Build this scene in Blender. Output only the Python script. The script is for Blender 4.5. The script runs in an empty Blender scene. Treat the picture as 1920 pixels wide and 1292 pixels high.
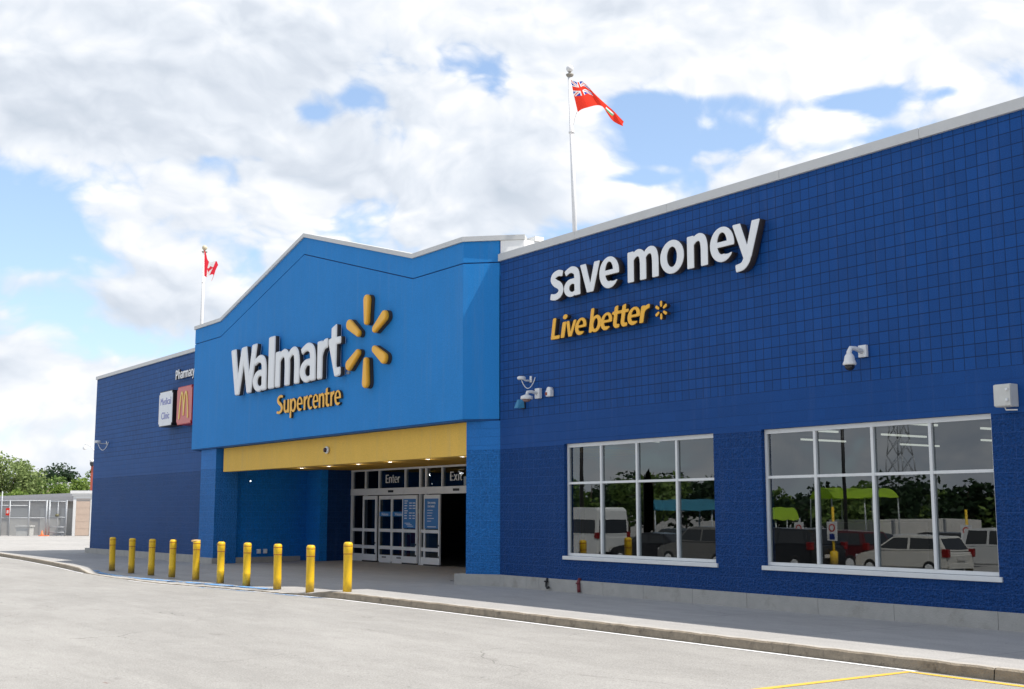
import bpy, bmesh, math, random
import numpy as np
from mathutils import Vector, Matrix
random.seed(7)
S = bpy.context.scene
COL = S.collection
rad = math.radians

# ------------------------------------------------------------------ camera
cam = bpy.data.cameras.new('camera'); co = bpy.data.objects.new('camera', cam); COL.objects.link(co)
f_px, pitch = 2280.0, math.atan2(312, 2280)
psi = math.atan(1629/2280*math.cos(pitch))
hx, hy = -math.cos(psi), math.sin(psi)
F = Vector((hx*math.cos(pitch), hy*math.cos(pitch), math.sin(pitch)))
R = Vector((hy, -hx, 0)).normalized(); U = R.cross(F)
m = Matrix((R, U, -F)).transposed().to_4x4(); m.translation = Vector((24.52, -16.97, 1.79))
co.matrix_world = m
cam.sensor_width = 36; cam.lens = 36*f_px/1920; cam.clip_end = 5000; cam.clip_start = .1
S.camera = co
S.render.resolution_x, S.render.resolution_y = 1024, 689
S.view_settings.view_transform = 'Standard'; S.view_settings.look = 'None'
S.view_settings.exposure = 0.25; S.view_settings.gamma = 1
S.cycles.max_bounces = 8; S.cycles.transparent_max_bounces = 16

# ------------------------------------------------------------------ node helper
class NT:
    def __init__(s, tree): s.t = tree; tree.nodes.clear()
    def n(s, typ, ins=None, **kw):
        nd = s.t.nodes.new(typ)
        for k, v in kw.items(): setattr(nd, k, v)
        if ins:
            for k, v in ins.items():
                if hasattr(v, 'is_output'): s.t.links.new(v, nd.inputs[k])
                else: nd.inputs[k].default_value = v
        return nd
    def math(s, op, a, b=0.0, c=0.0, clamp=False):
        return s.n('ShaderNodeMath', {0: a, 1: b, 2: c}, operation=op, use_clamp=clamp).outputs[0]
    def vmath(s, op, a, b=(0, 0, 0)):
        nd = s.n('ShaderNodeVectorMath', {0: a, 1: b}, operation=op)
        return nd.outputs['Value'] if op in ('DOT_PRODUCT', 'LENGTH') else nd.outputs[0]
    def mix(s, f, a, b, blend='MIX'):
        nd = s.t.nodes.new('ShaderNodeMix'); nd.data_type = 'RGBA'; nd.blend_type = blend
        for i, v in ((0, f), (6, a), (7, b)):
            if hasattr(v, 'is_output'): s.t.links.new(v, nd.inputs[i])
            else: nd.inputs[i].default_value = v if i == 0 or len(v) == 4 else (*v, 1)
        return nd.outputs[2]
    def ramp(s, f, stops, interp='LINEAR'):
        nd = s.n('ShaderNodeValToRGB', {0: f}); r = nd.color_ramp; r.interpolation = interp
        while len(r.elements) > 1: r.elements.remove(r.elements[-1])
        r.elements[0].position = stops[0][0]; r.elements[0].color = (*stops[0][1], 1)
        for p, c in stops[1:]:
            e = r.elements.new(p); e.color = (*c, 1)
        return nd.outputs[0]
    def smooth(s, v, a, b):
        return s.n('ShaderNodeMapRange', {0: v, 1: a, 2: b, 3: 0.0, 4: 1.0}, interpolation_type='SMOOTHSTEP').outputs[0]
    def noise(s, vec, scale, detail=4, rough=.55, dist=0):
        return s.n('ShaderNodeTexNoise', {'Vector': vec, 'Scale': scale, 'Detail': detail, 'Roughness': rough, 'Distortion': dist}).outputs[0]

# ------------------------------------------------------------------ world and sun
SX, SY = .57, .38
elev = math.atan(1/math.hypot(SX, SY)); azim = math.atan2(SX, SY)
w = bpy.data.worlds.new('World'); S.world = w; w.use_nodes = True
N = NT(w.node_tree)
sky = N.n('ShaderNodeTexSky', sky_type='NISHITA', sun_disc=False, sun_elevation=elev, sun_rotation=azim, air_density=1.0, dust_density=.6, ozone_density=2.0)
d = N.n('ShaderNodeTexCoord').outputs['Generated']
hv = Vector((hx, hy, 0))
qa = N.vmath('DOT_PRODUCT', d, tuple(R)); qb = N.vmath('DOT_PRODUCT', d, tuple(hv)); qc = N.n('ShaderNodeSeparateXYZ', {0: d}).outputs[2]
q = N.n('ShaderNodeCombineXYZ', {0: qa, 1: qb, 2: qc}).outputs[0]
def sdir(x, y):   # direction of a spot of sky in (right, forward, up)
    v = (F + R*((x-960)/f_px) - U*((y-646)/f_px)).normalized()
    return Vector((v.dot(R), v.dot(hv), v.z))
def blob(x, y, wx, wy):
    c = sdir(x, y)
    a = N.vmath('SUBTRACT', q, tuple(c)); b = N.vmath('MULTIPLY', a, (f_px/wx, 1.5, f_px/wy))
    l = N.vmath('DOT_PRODUCT', b, b) if False else N.n('ShaderNodeVectorMath', {0: b, 1: b}, operation='DOT_PRODUCT').outputs['Value']
    return N.math('EXPONENT', N.math('MULTIPLY', l, -1.0))
def total(lst):
    acc = None
    for (x, y, wx, wy, k) in lst:
        t = N.math('MULTIPLY', blob(x, y, wx, wy), k)
        acc = t if acc is None else N.math('ADD', acc, t)
    return acc
qs = N.vmath('MULTIPLY', q, (1.0, 1.0, 1.5))
warp = N.n('ShaderNodeTexNoise', {'Vector': qs, 'Scale': 7.0, 'Detail': 3.0}).outputs[1]
qw = N.vmath('ADD', qs, N.vmath('MULTIPLY', N.vmath('SUBTRACT', warp, (.5, .5, .5)), (.10, .10, .10)))
def field(v, det, vd=2.0):
    a = N.noise(v, 7.0, det, .57)
    vo = N.n('ShaderNodeTexVoronoi', {'Vector': v, 'Scale': 15.0, 'Detail': vd, 'Roughness': .5, 'Lacunarity': 2.3}, feature='F1').outputs['Distance']
    return N.math('ADD', N.math('MULTIPLY', a, .78), N.math('MULTIPLY', N.math('SUBTRACT', 1.0, vo), .22))
n1 = field(qw, 8)
n2 = field(N.vmath('ADD', qw, (.008, 0, .016)), 5, 1.0)
nb = N.noise(qs, 3.2, 3, .5)
gaps = total([(850, 135, 100, 38, .30), (930, 185, 40, 50, .42), (662, 183, 40, 22, .30), (1290, 245, 130, 60, .32), (1180, 215, 70, 40, .22),
              (1440, 275, 150, 50, .24), (1330, 190, 90, 22, .26), (1560, 190, 90, 18, .30), (1640, 205, 40, 28, .2), (1780, 172, 26, 14, .26), (1190, 335, 90, 16, .26), (60, 380, 130, 85, .40), (30, 460, 110, 60, .22),
              (30, 570, 170, 45, .22), (480, 300, 36, 14, .14), (200, 215, 60, 40, .05), (110, 800, 200, 60, .17), (60, 860, 240, 40, .10), (200, 640, 120, 30, .12), (395, 298, 26, 12, .12), (590, 215, 34, 20, .22)])
fill = total([(860, 215, 90, 50, .22), (1560, 235, 100, 26, .22), (1380, 292, 60, 20, .2), (640, 320, 150, 70, .25), (940, 330, 110, 90, .25), (250, 380, 110, 70, .2), (60, 740, 130, 60, .22),
              (1500, 90, 420, 80, .3), (200, 150, 330, 120, .35), (1200, 320, 120, 14, .1), (300, 560, 240, 60, .15)])
cov = N.math('ADD', N.math('SUBTRACT', N.math('MULTIPLY_ADD', n1, 1.45, -.085), gaps), fill)
cov = N.math('ADD', cov, N.math('MULTIPLY', N.math('SUBTRACT', nb, .5), .25))
mask = N.smooth(cov, .27, .50)
lit = N.math('MULTIPLY_ADD', N.math('SUBTRACT', n1, n2), 4.2, .62, clamp=True)
greys = total([(640, 330, 110, 65, .85), (940, 350, 95, 80, .95), (230, 150, 260, 90, .5), (60, 215, 200, 70, .5), (1130, 15, 90, 30, .9), (620, 120, 120, 40, .25), (240, 570, 160, 40, .45), (60, 530, 160, 30, .3), (330, 640, 200, 60, .5),
               (120, 690, 150, 22, .6), (60, 800, 160, 30, .5), (1500, 60, 90, 30, .15), (1100, 160, 120, 50, .25)])
whites = total([(840, 215, 80, 45, .6), (1500, 130, 420, 120, .6), (1560, 235, 100, 30, .5), (480, 400, 230, 50, .4), (1150, 390, 200, 30, .6), (60, 745, 90, 50, .9), (130, 700, 60, 30, .7), (780, 300, 40, 70, .4), (720, 400, 60, 20, .4), (250, 330, 90, 40, .5)])
greyn = N.noise(qs, 5.0, 5, .55)
tone = N.math('ADD', N.math('SUBTRACT', N.math('ADD', N.math('MULTIPLY', lit, .55), N.math('MULTIPLY', greyn, .7)), N.math('MULTIPLY', greys, .42)), N.math('MULTIPLY', whites, .30), clamp=True)
cl = N.ramp(tone, [(0, (.52, .58, .66)), (.3, (.61, .66, .735)), (.52, (.70, .745, .81)), (.74, (.80, .825, .865)), (.92, (.92, .925, .935)), (1, (.97, .965, .96))])
back = N.smooth(qb, .25, -.35)   # the cloud deck across the car park is a darker one
cl = N.mix(back, cl, N.mix(1.0, cl, (.67, .71, .79), 'MULTIPLY'))
skc = N.mix(1.0, sky.outputs[0], (.185, .185, .185), 'MULTIPLY')
hz = N.math('POWER', N.math('SUBTRACT', 1.0, N.math('ABSOLUTE', qc), clamp=True), 9.0)
skc = N.mix(N.math('MULTIPLY_ADD', hz, .4, .25), skc, (.50, .64, .86))
colr = N.mix(mask, skc, cl)
bg = N.n('ShaderNodeBackground', {0: colr, 1: 1.0})
# the Nishita light itself goes in at strength .1 underneath the clouds
N.t.links.new(bg.outputs[0], N.n('ShaderNodeOutputWorld').inputs[0])
w.cycles.sampling_method = 'MANUAL'; w.cycles.sample_map_resolution = 1024

sl = bpy.data.lights.new('sun', 'SUN'); sl.energy = 5.0; sl.angle = rad(.55); sl.color = (1, .945, .865)
so = bpy.data.objects.new('sun', sl); COL.objects.link(so); so.location = (20, 20, 60)
so.rotation_euler = Vector((SX, SY, 1)).to_track_quat('Z', 'Y').to_euler()

# ------------------------------------------------------------------ materials
MATS = {}
def mat(name, build):
    if name in MATS: return MATS[name]
    mm = bpy.data.materials.new(name); mm.use_nodes = True; n = NT(mm.node_tree)
    o = n.n('ShaderNodeOutputMaterial'); sh = build(n); n.t.links.new(sh, o.inputs[0]); MATS[name] = mm; return mm
def plain(name, col, rough=.6, metal=0, var=.12, scale=6, spec=.5, bump=0, bscale=60, dirt=0, dirtcol=(.12, .10, .08), emit=0):
    def b(n):
        p = n.n('ShaderNodeNewGeometry').outputs['Position']
        v = n.noise(p, scale, 5, .6)
        c = n.mix(n.math('MULTIPLY_ADD', v, 2*var, -var+.5-.5+0, clamp=False) if False else v, tuple(x*(1-var) for x in col), tuple(min(1, x*(1+var)) for x in col))
        if dirt:
            dn = n.noise(p, scale*.7, 8, .7)
            c = n.mix(n.math('MULTIPLY', n.smooth(dn, .5, .72), dirt), c, dirtcol)
        ins = {'Base Color': c, 'Roughness': n.math('MULTIPLY_ADD', v, .15, rough-.07), 'Metallic': metal, 'Specular IOR Level': spec}
        if bump:
            ins['Normal'] = n.n('ShaderNodeBump', {'Height': n.noise(p, bscale, 4, .6), 'Strength': bump, 'Distance': .02}).outputs[0]
        if emit: ins['Emission Color'] = (*col, 1); ins['Emission Strength'] = emit
        return n.n('ShaderNodeBsdfPrincipled', ins).outputs[0]
    return mat(name, b)

def block_wall(name, col, split_z=3.27, grid_z=4.0, split_gain=.86):
    """painted concrete block: scored square face above, smooth band, split face with running bond below"""
    def b(n):
        g = n.n('ShaderNodeNewGeometry'); p = g.outputs['Position']; nr = g.outputs['True Normal']
        x, y, z = n.n('ShaderNodeSeparateXYZ', {0: p}).outputs; nx, ny, nz = n.n('ShaderNodeSeparateXYZ', {0: nr}).outputs
        ax = n.math('GREATER_THAN', n.math('ABSOLUTE', nx), .75)
        u = n.math('ADD', n.math('MULTIPLY', x, n.math('SUBTRACT', 1.0, ax)), n.math('MULTIPLY', y, ax))
        uv = n.n('ShaderNodeCombineXYZ', {0: u, 1: n.math('SUBTRACT', z, grid_z), 2: 0.0}).outputs[0]
        def brick(w_, h_, off, mort, sm):
            nd = n.n('ShaderNodeTexBrick', {'Vector': uv, 'Color1': (0, 0, 0, 1), 'Color2': (1, 1, 1, 1), 'Mortar': (.5, .5, .5, 1), 'Scale': 1.0, 'Mortar Size': mort, 'Mortar Smooth': sm, 'Bias': 0.0, 'Brick Width': w_, 'Row Height': h_}, offset=off, offset_frequency=2)
            return nd.outputs['Fac'], nd.outputs['Color']
        gj, gc = brick(.2032, .2032, 0.0, .0065, .1)
        bj, bc = brick(.4064, .2032, .5, .0045, .15)
        up = n.smooth(z, grid_z-.004, grid_z+.004); low = n.smooth(z, split_z+.006, split_z-.006)
        big = n.noise(p, .35, 5, .6); fine = n.noise(p, 55.0, 4, .7); mid = n.noise(p, 5.0, 5, .6)
        pit = n.n('ShaderNodeTexVoronoi', {'Vector': p, 'Scale': 26.0}).outputs['Distance']
        v = n.math('MULTIPLY_ADD', big, .35, .825)
        v = n.math('MULTIPLY', v, n.math('MULTIPLY_ADD', fine, 1.1, .45))
        v = n.math('MULTIPLY', v, n.math('MULTIPLY_ADD', n.math('MULTIPLY', gc, up), .17, .915))
        v = n.math('MULTIPLY', v, n.math('MULTIPLY_ADD', n.math('MULTIPLY', n.math('SUBTRACT', 1.0, up), bc), .07, .965))
        v = n.math('MULTIPLY', v, n.math('MULTIPLY_ADD', n.math('MULTIPLY', n.math('SUBTRACT', n.noise(p, 20.0, 5, .7), .5), low), 1.5, 1.0))
        # dust-streaks running down
        st = n.noise(n.vmath('MULTIPLY', p, (3.0, 3.0, .18)), 2.0, 4, .6)
        c = n.mix(1.0, (*col, 1), n.n('ShaderNodeCombineColor', {0: v, 1: v, 2: v}).outputs[0], 'MULTIPLY')
        c = n.mix(n.math('MULTIPLY', n.smooth(st, .5, .75), .055), c, (.20, .24, .34))
        c = n.mix(n.math('MULTIPLY', low, 1-split_gain), c, tuple(x*.3 for x in col))
        c = n.mix(n.math('MULTIPLY', n.math('MULTIPLY', gj, up), n.math('MULTIPLY_ADD', mid, .5, .5)), c, tuple(x*.20 for x in col))
        lowj = n.math('MULTIPLY', bj, n.math('SUBTRACT', 1.0, up))
        c = n.mix(n.math('MULTIPLY', lowj, n.math('MULTIPLY_ADD', low, .42, .08)), c, tuple(min(1, x*1.5+.045) for x in col))
        rough_h = n.math('ADD', n.math('MULTIPLY', n.noise(p, 16.0, 6, .62), 1.0), n.math('MULTIPLY', pit, .5))
        h = n.math('MULTIPLY', n.math('MULTIPLY', rough_h, low), 3.6)
        h = n.math('ADD', h, n.math('MULTIPLY', fine, .10))
        h = n.math('SUBTRACT', h, n.math('MULTIPLY', n.math('MULTIPLY', gj, up), .5))
        h = n.math('SUBTRACT', h, n.math('MULTIPLY', lowj, .35))
        bm = n.n('ShaderNodeBump', {'Height': h, 'Strength': .9, 'Distance': .02}).outputs[0]
        return n.n('ShaderNodeBsdfPrincipled', {'Base Color': c, 'Roughness': .62, 'Specular IOR Level': .22, 'Normal': bm}).outputs[0]
    return mat(name, b)

def stucco(name, col, spec=.2):
    def b(n):
        p = n.n('ShaderNodeNewGeometry').outputs['Position']
        fine = n.noise(p, 70.0, 4, .7); big = n.noise(p, .5, 5, .6); mid = n.noise(n.vmath('MULTIPLY', p, (1, 1, .35)), 3.0, 5, .6)
        v = n.math('MULTIPLY', n.math('MULTIPLY_ADD', fine, .8, .60), n.math('MULTIPLY_ADD', big, .16, .92))
        v = n.math('MULTIPLY', v, n.math('MULTIPLY_ADD', mid, .12, .94))
        c = n.mix(1.0, (*col, 1), n.n('ShaderNodeCombineColor', {0: v, 1: v, 2: v}).outputs[0], 'MULTIPLY')
        st = n.noise(n.vmath('MULTIPLY', p, (2.2, 2.2, .10)), 2.2, 5, .65)
        c = n.mix(n.math('MULTIPLY', n.smooth(st, .48, .75), .10), c, (.25, .30, .36))
        bm = n.n('ShaderNodeBump', {'Height': n.noise(p, 38.0, 5, .65), 'Strength': .7, 'Distance': .012}).outputs[0]
        return n.n('ShaderNodeBsdfPrincipled', {'Base Color': c, 'Roughness': .7, 'Specular IOR Level': spec, 'Normal': bm}).outputs[0]
    return mat(name, b)

def ground_mat(name, a, b_, scale=1.2, crack=.5, joints=None, stain=.35):
    def b(n):
        p = n.n('ShaderNodeNewGeometry').outputs['Position']
        ps = n.vmath('MULTIPLY', p, (.55, 1.3, 1))
        big = n.noise(ps, .22*scale, 6, .62); mid = n.noise(ps, 1.6*scale, 7, .68); fine = n.noise(p, 45.0, 3, .75); grit = n.noise(p, 160.0, 2, .7)
        t = n.math('ADD', n.math('MULTIPLY', big, .55), n.math('MULTIPLY', mid, .45))
        c = n.mix(n.smooth(t, .36, .64), a, b_)
        g = n.math('MULTIPLY_ADD', fine, 1.3, .35); g = n.math('MULTIPLY', g, n.math('MULTIPLY_ADD', grit, 1.1, .45))
        vs_ = n.n('ShaderNodeTexVoronoi', {'Vector': p, 'Scale': 2.6, 'Randomness': 1.0}); spk = n.math('MULTIPLY', n.smooth(vs_.outputs['Distance'], .075, .045), n.smooth(n.n('ShaderNodeSeparateColor', {0: vs_.outputs['Color']}).outputs[0], .55, .8))
        g = n.math('MULTIPLY', g, n.math('MULTIPLY_ADD', spk, -.45, 1.0))
        tr = n.noise(n.vmath('MULTIPLY', p, (.10, 2.4, 1)), 1.0, 6, .6)
        g = n.math('MULTIPLY', g, n.math('MULTIPLY_ADD', tr, .26, .87))
        c = n.mix(1.0, c, n.n('ShaderNodeCombineColor', {0: g, 1: g, 2: g}).outputs[0], 'MULTIPLY')
        # oil drips and tyre rubs: small irregular dark spots
        sp = n.noise(n.vmath('MULTIPLY', p, (.9, 1.6, 1)), 1.1, 9, .74)
        c = n.mix(n.math('MULTIPLY', n.smooth(sp, .60, .72), stain), c, (.10, .085, .075))
        h = n.math('ADD', n.math('MULTIPLY', fine, .6), n.math('MULTIPLY', grit, .4))
        if crack:
            wv = n.n('ShaderNodeTexNoise', {'Vector': p, 'Scale': .8, 'Detail': 5.0}).outputs[1]
            pc = n.vmath('ADD', p, n.vmath('MULTIPLY', wv, (1.4, 1.4, 0)))
            vd = n.n('ShaderNodeTexVoronoi', {'Vector': n.vmath('MULTIPLY', pc, (1, 1, 0)), 'Scale': .16}, feature='DISTANCE_TO_EDGE').outputs['Distance']
            ck = n.math('MULTIPLY', n.smooth(vd, .0028, .0010), n.smooth(n.noise(p, .5, 3, .5), .42, .58))
            c = n.mix(n.math('MULTIPLY', ck, crack), c, (.07, .065, .06))
            rs = n.noise(n.vmath('ADD', n.vmath('MULTIPLY', p, (.8, 1.5, 1)), (31, 7, 0)), 1.7, 5, .7)
            c = n.mix(n.math('MULTIPLY', n.smooth(rs, .70, .74), .5), c, (.16, .06, .05))
        if joints:
            x, y, z = n.n('ShaderNodeSeparateXYZ', {0: p}).outputs
            fx = n.math('PINGPONG', x, joints/2); jl = n.smooth(fx, .010, .004)
            c = n.mix(n.math('MULTIPLY', jl, .55), c, (.10, .10, .10))
        bm = n.n('ShaderNodeBump', {'Height': h, 'Strength': .55, 'Distance': .006}).outputs[0]
        return n.n('ShaderNodeBsdfPrincipled', {'Base Color': c, 'Roughness': .88, 'Specular IOR Level': .3, 'Normal': bm}).outputs[0]
    return mat(name, b)

def glass_mat(name, tint=(.42, .47, .47), refl=.145, rough=0.0):
    def b(n):
        g = n.n('ShaderNodeNewGeometry'); p = g.outputs['Position']
        bm = n.n('ShaderNodeBump', {'Height': n.noise(n.vmath('MULTIPLY', p, (1, 1, 1.6)), .9, 1, .4), 'Strength': .012, 'Distance': .05}).outputs[0]
        cs = n.math('ABSOLUTE', n.vmath('DOT_PRODUCT', g.outputs['True Normal'], g.outputs['Incoming']))
        fr = n.math('MULTIPLY_ADD', n.math('POWER', n.math('SUBTRACT', 1.0, cs, clamp=True), 5.0), .88, refl, clamp=True)
        tr = n.n('ShaderNodeBsdfTransparent', {0: (*tint, 1)}).outputs[0]
        gl = n.n('ShaderNodeBsdfGlossy', {'Color': (.92, .97, 1, 1), 'Roughness': rough, 'Normal': bm}).outputs[0]
        return n.n('ShaderNodeMixShader', {0: fr, 1: tr, 2: gl}).outputs[0]
    return mat(name, b)

def leaf_mat(name, cols):
    def b(n):
        g = n.n('ShaderNodeNewGeometry'); r = g.outputs['Random Per Island']
        v = n.noise(g.outputs['Position'], .9, 4, .6)
        t = n.math('ADD', n.math('MULTIPLY', r, .55), n.math('MULTIPLY', v, .5), clamp=True)
        k = len(cols)-1
        c = n.ramp(t, [(.15+.7*i/k, cc) for i, cc in enumerate(cols)])
        di = n.n('ShaderNodeBsdfPrincipled', {'Base Color': c, 'Roughness': .6, 'Specular IOR Level': .3}).outputs[0]
        tl = n.n('ShaderNodeBsdfTranslucent', {0: c}).outputs[0]
        return n.n('ShaderNodeMixShader', {0: .35, 1: di, 2: tl}).outputs[0]
    return mat(name, b)

def mesh_fence_mat(name):
    def b(n):
        p = n.n('ShaderNodeNewGeometry').outputs['Position']; x, y, z = n.n('ShaderNodeSeparateXYZ', {0: p}).outputs
        a = n.math('PINGPONG', n.math('ADD', y, z), .045); c = n.math('PINGPONG', n.math('SUBTRACT', y, z), .045)
        wv = n.math('MAXIMUM', n.math('LESS_THAN', a, .009), n.math('LESS_THAN', c, .009))
        bs = n.n('ShaderNodeBsdfPrincipled', {'Base Color': (.45, .47, .49, 1), 'Metallic': .6, 'Roughness': .45}).outputs[0]
        return n.n('ShaderNodeMixShader', {0: wv, 1: n.n('ShaderNodeBsdfTransparent').outputs[0], 2: bs}).outputs[0]
    return mat(name, b)

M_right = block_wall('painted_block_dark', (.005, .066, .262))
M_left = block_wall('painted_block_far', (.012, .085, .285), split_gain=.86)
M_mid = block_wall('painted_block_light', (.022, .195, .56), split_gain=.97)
M_rec = block_wall('painted_block_recess_lit', (.010, .25, .80), split_gain=.97)  # column paint made brighter: the fill light in the recess is put into the colour
M_rec_shade = block_wall('painted_block_recess_shade', (.004, .05, .20), split_gain=.97)  # wall blue darkened: the shade on the return is put into the colour
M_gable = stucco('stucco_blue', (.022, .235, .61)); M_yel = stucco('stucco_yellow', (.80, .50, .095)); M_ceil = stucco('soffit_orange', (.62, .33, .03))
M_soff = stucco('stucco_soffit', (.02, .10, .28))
M_groove = plain('groove_shade_blue', (.008, .05, .17), .8)  # gable blue darkened so the shade in the groove is in its colour
M_cope = plain('coping_metal', (.60, .60, .585), .42, .15, .06, 1.5, dirt=.15, dirtcol=(.35, .34, .32))
M_white = plain('white_metal_clad', (.82, .82, .80), .4, 0, .04, 2)
M_alu = plain('window_frame_white', (.74, .75, .74), .38, .1, .05, 3, dirt=.12, dirtcol=(.3, .3, .3))
M_alud = plain('door_frame_grey', (.78, .79, .79), .35, .05, .06, 3, dirt=.15, dirtcol=(.2, .2, .2))
M_conc = plain('plinth_concrete', (.42, .405, .37), .85, 0, .22, 3, bump=.5, bscale=40, dirt=.5, dirtcol=(.24, .22, .18))
M_black = plain('black_rubber', (.012, .012, .012), .5); M_dark = plain('return_dark', (.045, .035, .03), .5)
M_lw = plain('letter_white', (.86, .87, .87), .35, 0, .03, 1.2, dirt=.05, dirtcol=(.5, .5, .48)); M_lo = plain('letter_amber', (.96, .49, .035), .4, 0, .07, 1.5)
M_lo2 = plain('letter_amber_edge', (.92, .42, .02), .35)
M_lwe = plain('letter_edge_grey', (.36, .37, .39), .4)
M_glass = glass_mat('window_glass'); M_dglass = glass_mat('door_glass', (.35, .40, .45), .07)
M_roof = plain('roof_membrane', (.35, .35, .34), .9)
M_in = plain('interior_grey', (.09, .10, .10), .8); M_infl = plain('interior_floor', (.16, .16, .15), .4); M_inw = plain('interior_back', (.05, .055, .06), .8)
M_cam = plain('camera_white', (.78, .78, .77), .35, 0, .05, 10); M_dome = plain('camera_dome', (.02, .02, .025), .08)
def bol_mat(n):
    g = n.n('ShaderNodeNewGeometry'); p = g.outputs['Position']; z = n.n('ShaderNodeSeparateXYZ', {0: p}).outputs[2]
    v = n.noise(p, 7.0, 6, .65); c = n.mix(v, (.70, .42, .010), (.86, .56, .016))
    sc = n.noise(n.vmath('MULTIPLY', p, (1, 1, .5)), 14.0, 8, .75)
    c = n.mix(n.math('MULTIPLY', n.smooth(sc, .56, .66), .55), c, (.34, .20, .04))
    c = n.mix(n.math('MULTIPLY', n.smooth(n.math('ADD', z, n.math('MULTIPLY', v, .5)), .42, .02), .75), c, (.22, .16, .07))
    c = n.mix(n.math('MULTIPLY', n.smooth(n.noise(p, 34.0, 3, .6), .68, .72), .8), c, (.12, .11, .10))
    return n.n('ShaderNodeBsdfPrincipled', {'Base Color': c, 'Roughness': n.math('MULTIPLY_ADD', sc, .3, .3)}).outputs[0]
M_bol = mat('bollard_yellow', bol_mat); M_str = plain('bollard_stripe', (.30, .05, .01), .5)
M_pole = plain('flagpole_white', (.80, .80, .80), .35, 0, .04, 2)
def cloth(name, c):
    def b(n):
        return n.n('ShaderNodeMixShader', {0: .5, 1: n.n('ShaderNodeBsdfDiffuse', {0: (*c, 1)}).outputs[0], 2: n.n('ShaderNodeBsdfTranslucent', {0: (*c, 1)}).outputs[0]}).outputs[0]
    return mat(name, b)
M_fr = cloth('flag_red', (.86, .06, .035)); M_fb = cloth('flag_blue', (.04, .08, .42)); M_fw = cloth('flag_white', (.88, .86, .84)); M_fg = cloth('flag_green', (.12, .42, .18)); M_fcr = cloth('flag_crimson', (.80, .045, .07))
M_road = ground_mat('asphalt_bleached', (.285, .275, .258), (.342, .331, .311), crack=.45)
M_walk = ground_mat('sidewalk_concrete', (.335, .325, .312), (.40, .388, .37), scale=1.6, crack=.15, joints=3.05, stain=.18)
M_kerb = plain('kerb_stained', (.27, .225, .165), .9, 0, .5, 7, bump=1, bscale=25, dirt=.7, dirtcol=(.075, .06, .045))
M_kerbtop = plain('kerb_top', (.46, .43, .385), .9, 0, .18, 5, bump=.6, bscale=35, dirt=.3, dirtcol=(.25, .22, .18))
def paint(name, c, wear):
    def b(n):
        p = n.n('ShaderNodeNewGeometry').outputs['Position']
        v = n.noise(p, 9.0, 8, .75); big = n.noise(p, 1.2, 4, .6)
        k = n.smooth(n.math('ADD', n.math('MULTIPLY', v, .6), n.math('MULTIPLY', big, .4)), wear-.04, wear+.05)
        bs = n.n('ShaderNodeBsdfPrincipled', {'Base Color': n.mix(v, tuple(x*.85 for x in c), c), 'Roughness': .7}).outputs[0]
        return n.n('ShaderNodeMixShader', {0: k, 1: n.n('ShaderNodeBsdfTransparent').outputs[0], 2: bs}).outputs[0]
    return mat(name, b)
M_pw = paint('paint_white', (.84, .84, .84), .36); M_py = paint('paint_yellow', (.80, .50, .07), .38); M_pb = paint('paint_blue', (.15, .36, .68), .49)

# ------------------------------------------------------------------ mesh helpers
def tag(o, label=None, cat=None, group=None, kind=None):
    if label: o['label'] = label
    if cat: o['category'] = cat
    if group: o['group'] = group
    if kind: o['kind'] = kind
    return o
def thing(name, label, cat, loc=(0, 0, 0), group=None):
    o = bpy.data.objects.new(name, None); COL.objects.link(o); o.location = loc; o.empty_display_size = .2
    return tag(o, label, cat, group)
def wloc(o):
    v = Vector(o.location)
    while o.parent: o = o.parent; v = v + Vector(o.location)
    return v
def obj(name, bm, mats, parent=None, origin=None, smooth=False, weld=True):
    """link one mesh; geometry is given in world coordinates (unrotated parents)"""
    if not isinstance(mats, (list, tuple)): mats = [mats]
    if smooth:
        for f in bm.faces: f.smooth = True
    base = wloc(parent) if parent else Vector((0, 0, 0))
    if origin is None:
        if len(bm.verts) and parent:
            xs = [v.co for v in bm.verts]; origin = Vector((sum(v.x for v in xs)/len(xs), sum(v.y for v in xs)/len(xs), min(v.z for v in xs)))
        else: origin = Vector((0, 0, 0))
    origin = Vector(origin)
    bmesh.ops.recalc_face_normals(bm, faces=bm.faces) if weld else None
    for v in bm.verts: v.co -= origin
    me = bpy.data.meshes.new(name); bm.to_mesh(me); bm.free()
    for k in mats: me.materials.append(k)
    o = bpy.data.objects.new(name, me); COL.objects.link(o); o.location = origin - base
    if parent: o.parent = parent
    return o
def BM(): return bmesh.new()
def box(bm, x0, x1, y0, y1, z0, z1, bev=0, mi=0):
    r = bmesh.ops.create_cube(bm, size=1); vs = r['verts']
    for v in vs: v.co = Vector(((x0+x1)/2+v.co.x*(x1-x0), (y0+y1)/2+v.co.y*(y1-y0), (z0+z1)/2+v.co.z*(z1-z0)))
    fs = set(f for v in vs for f in v.link_faces)
    for f in fs: f.material_index = mi
    if bev:
        es = set(e for v in vs for e in v.link_edges)
        bmesh.ops.bevel(bm, geom=list(es), offset=bev, segments=2, affect='EDGES', profile=.6)
    return bm
def quad(bm, pts, mi=0):
    f = bm.faces.new([bm.verts.new(p) for p in pts]); f.material_index = mi; return f
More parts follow.
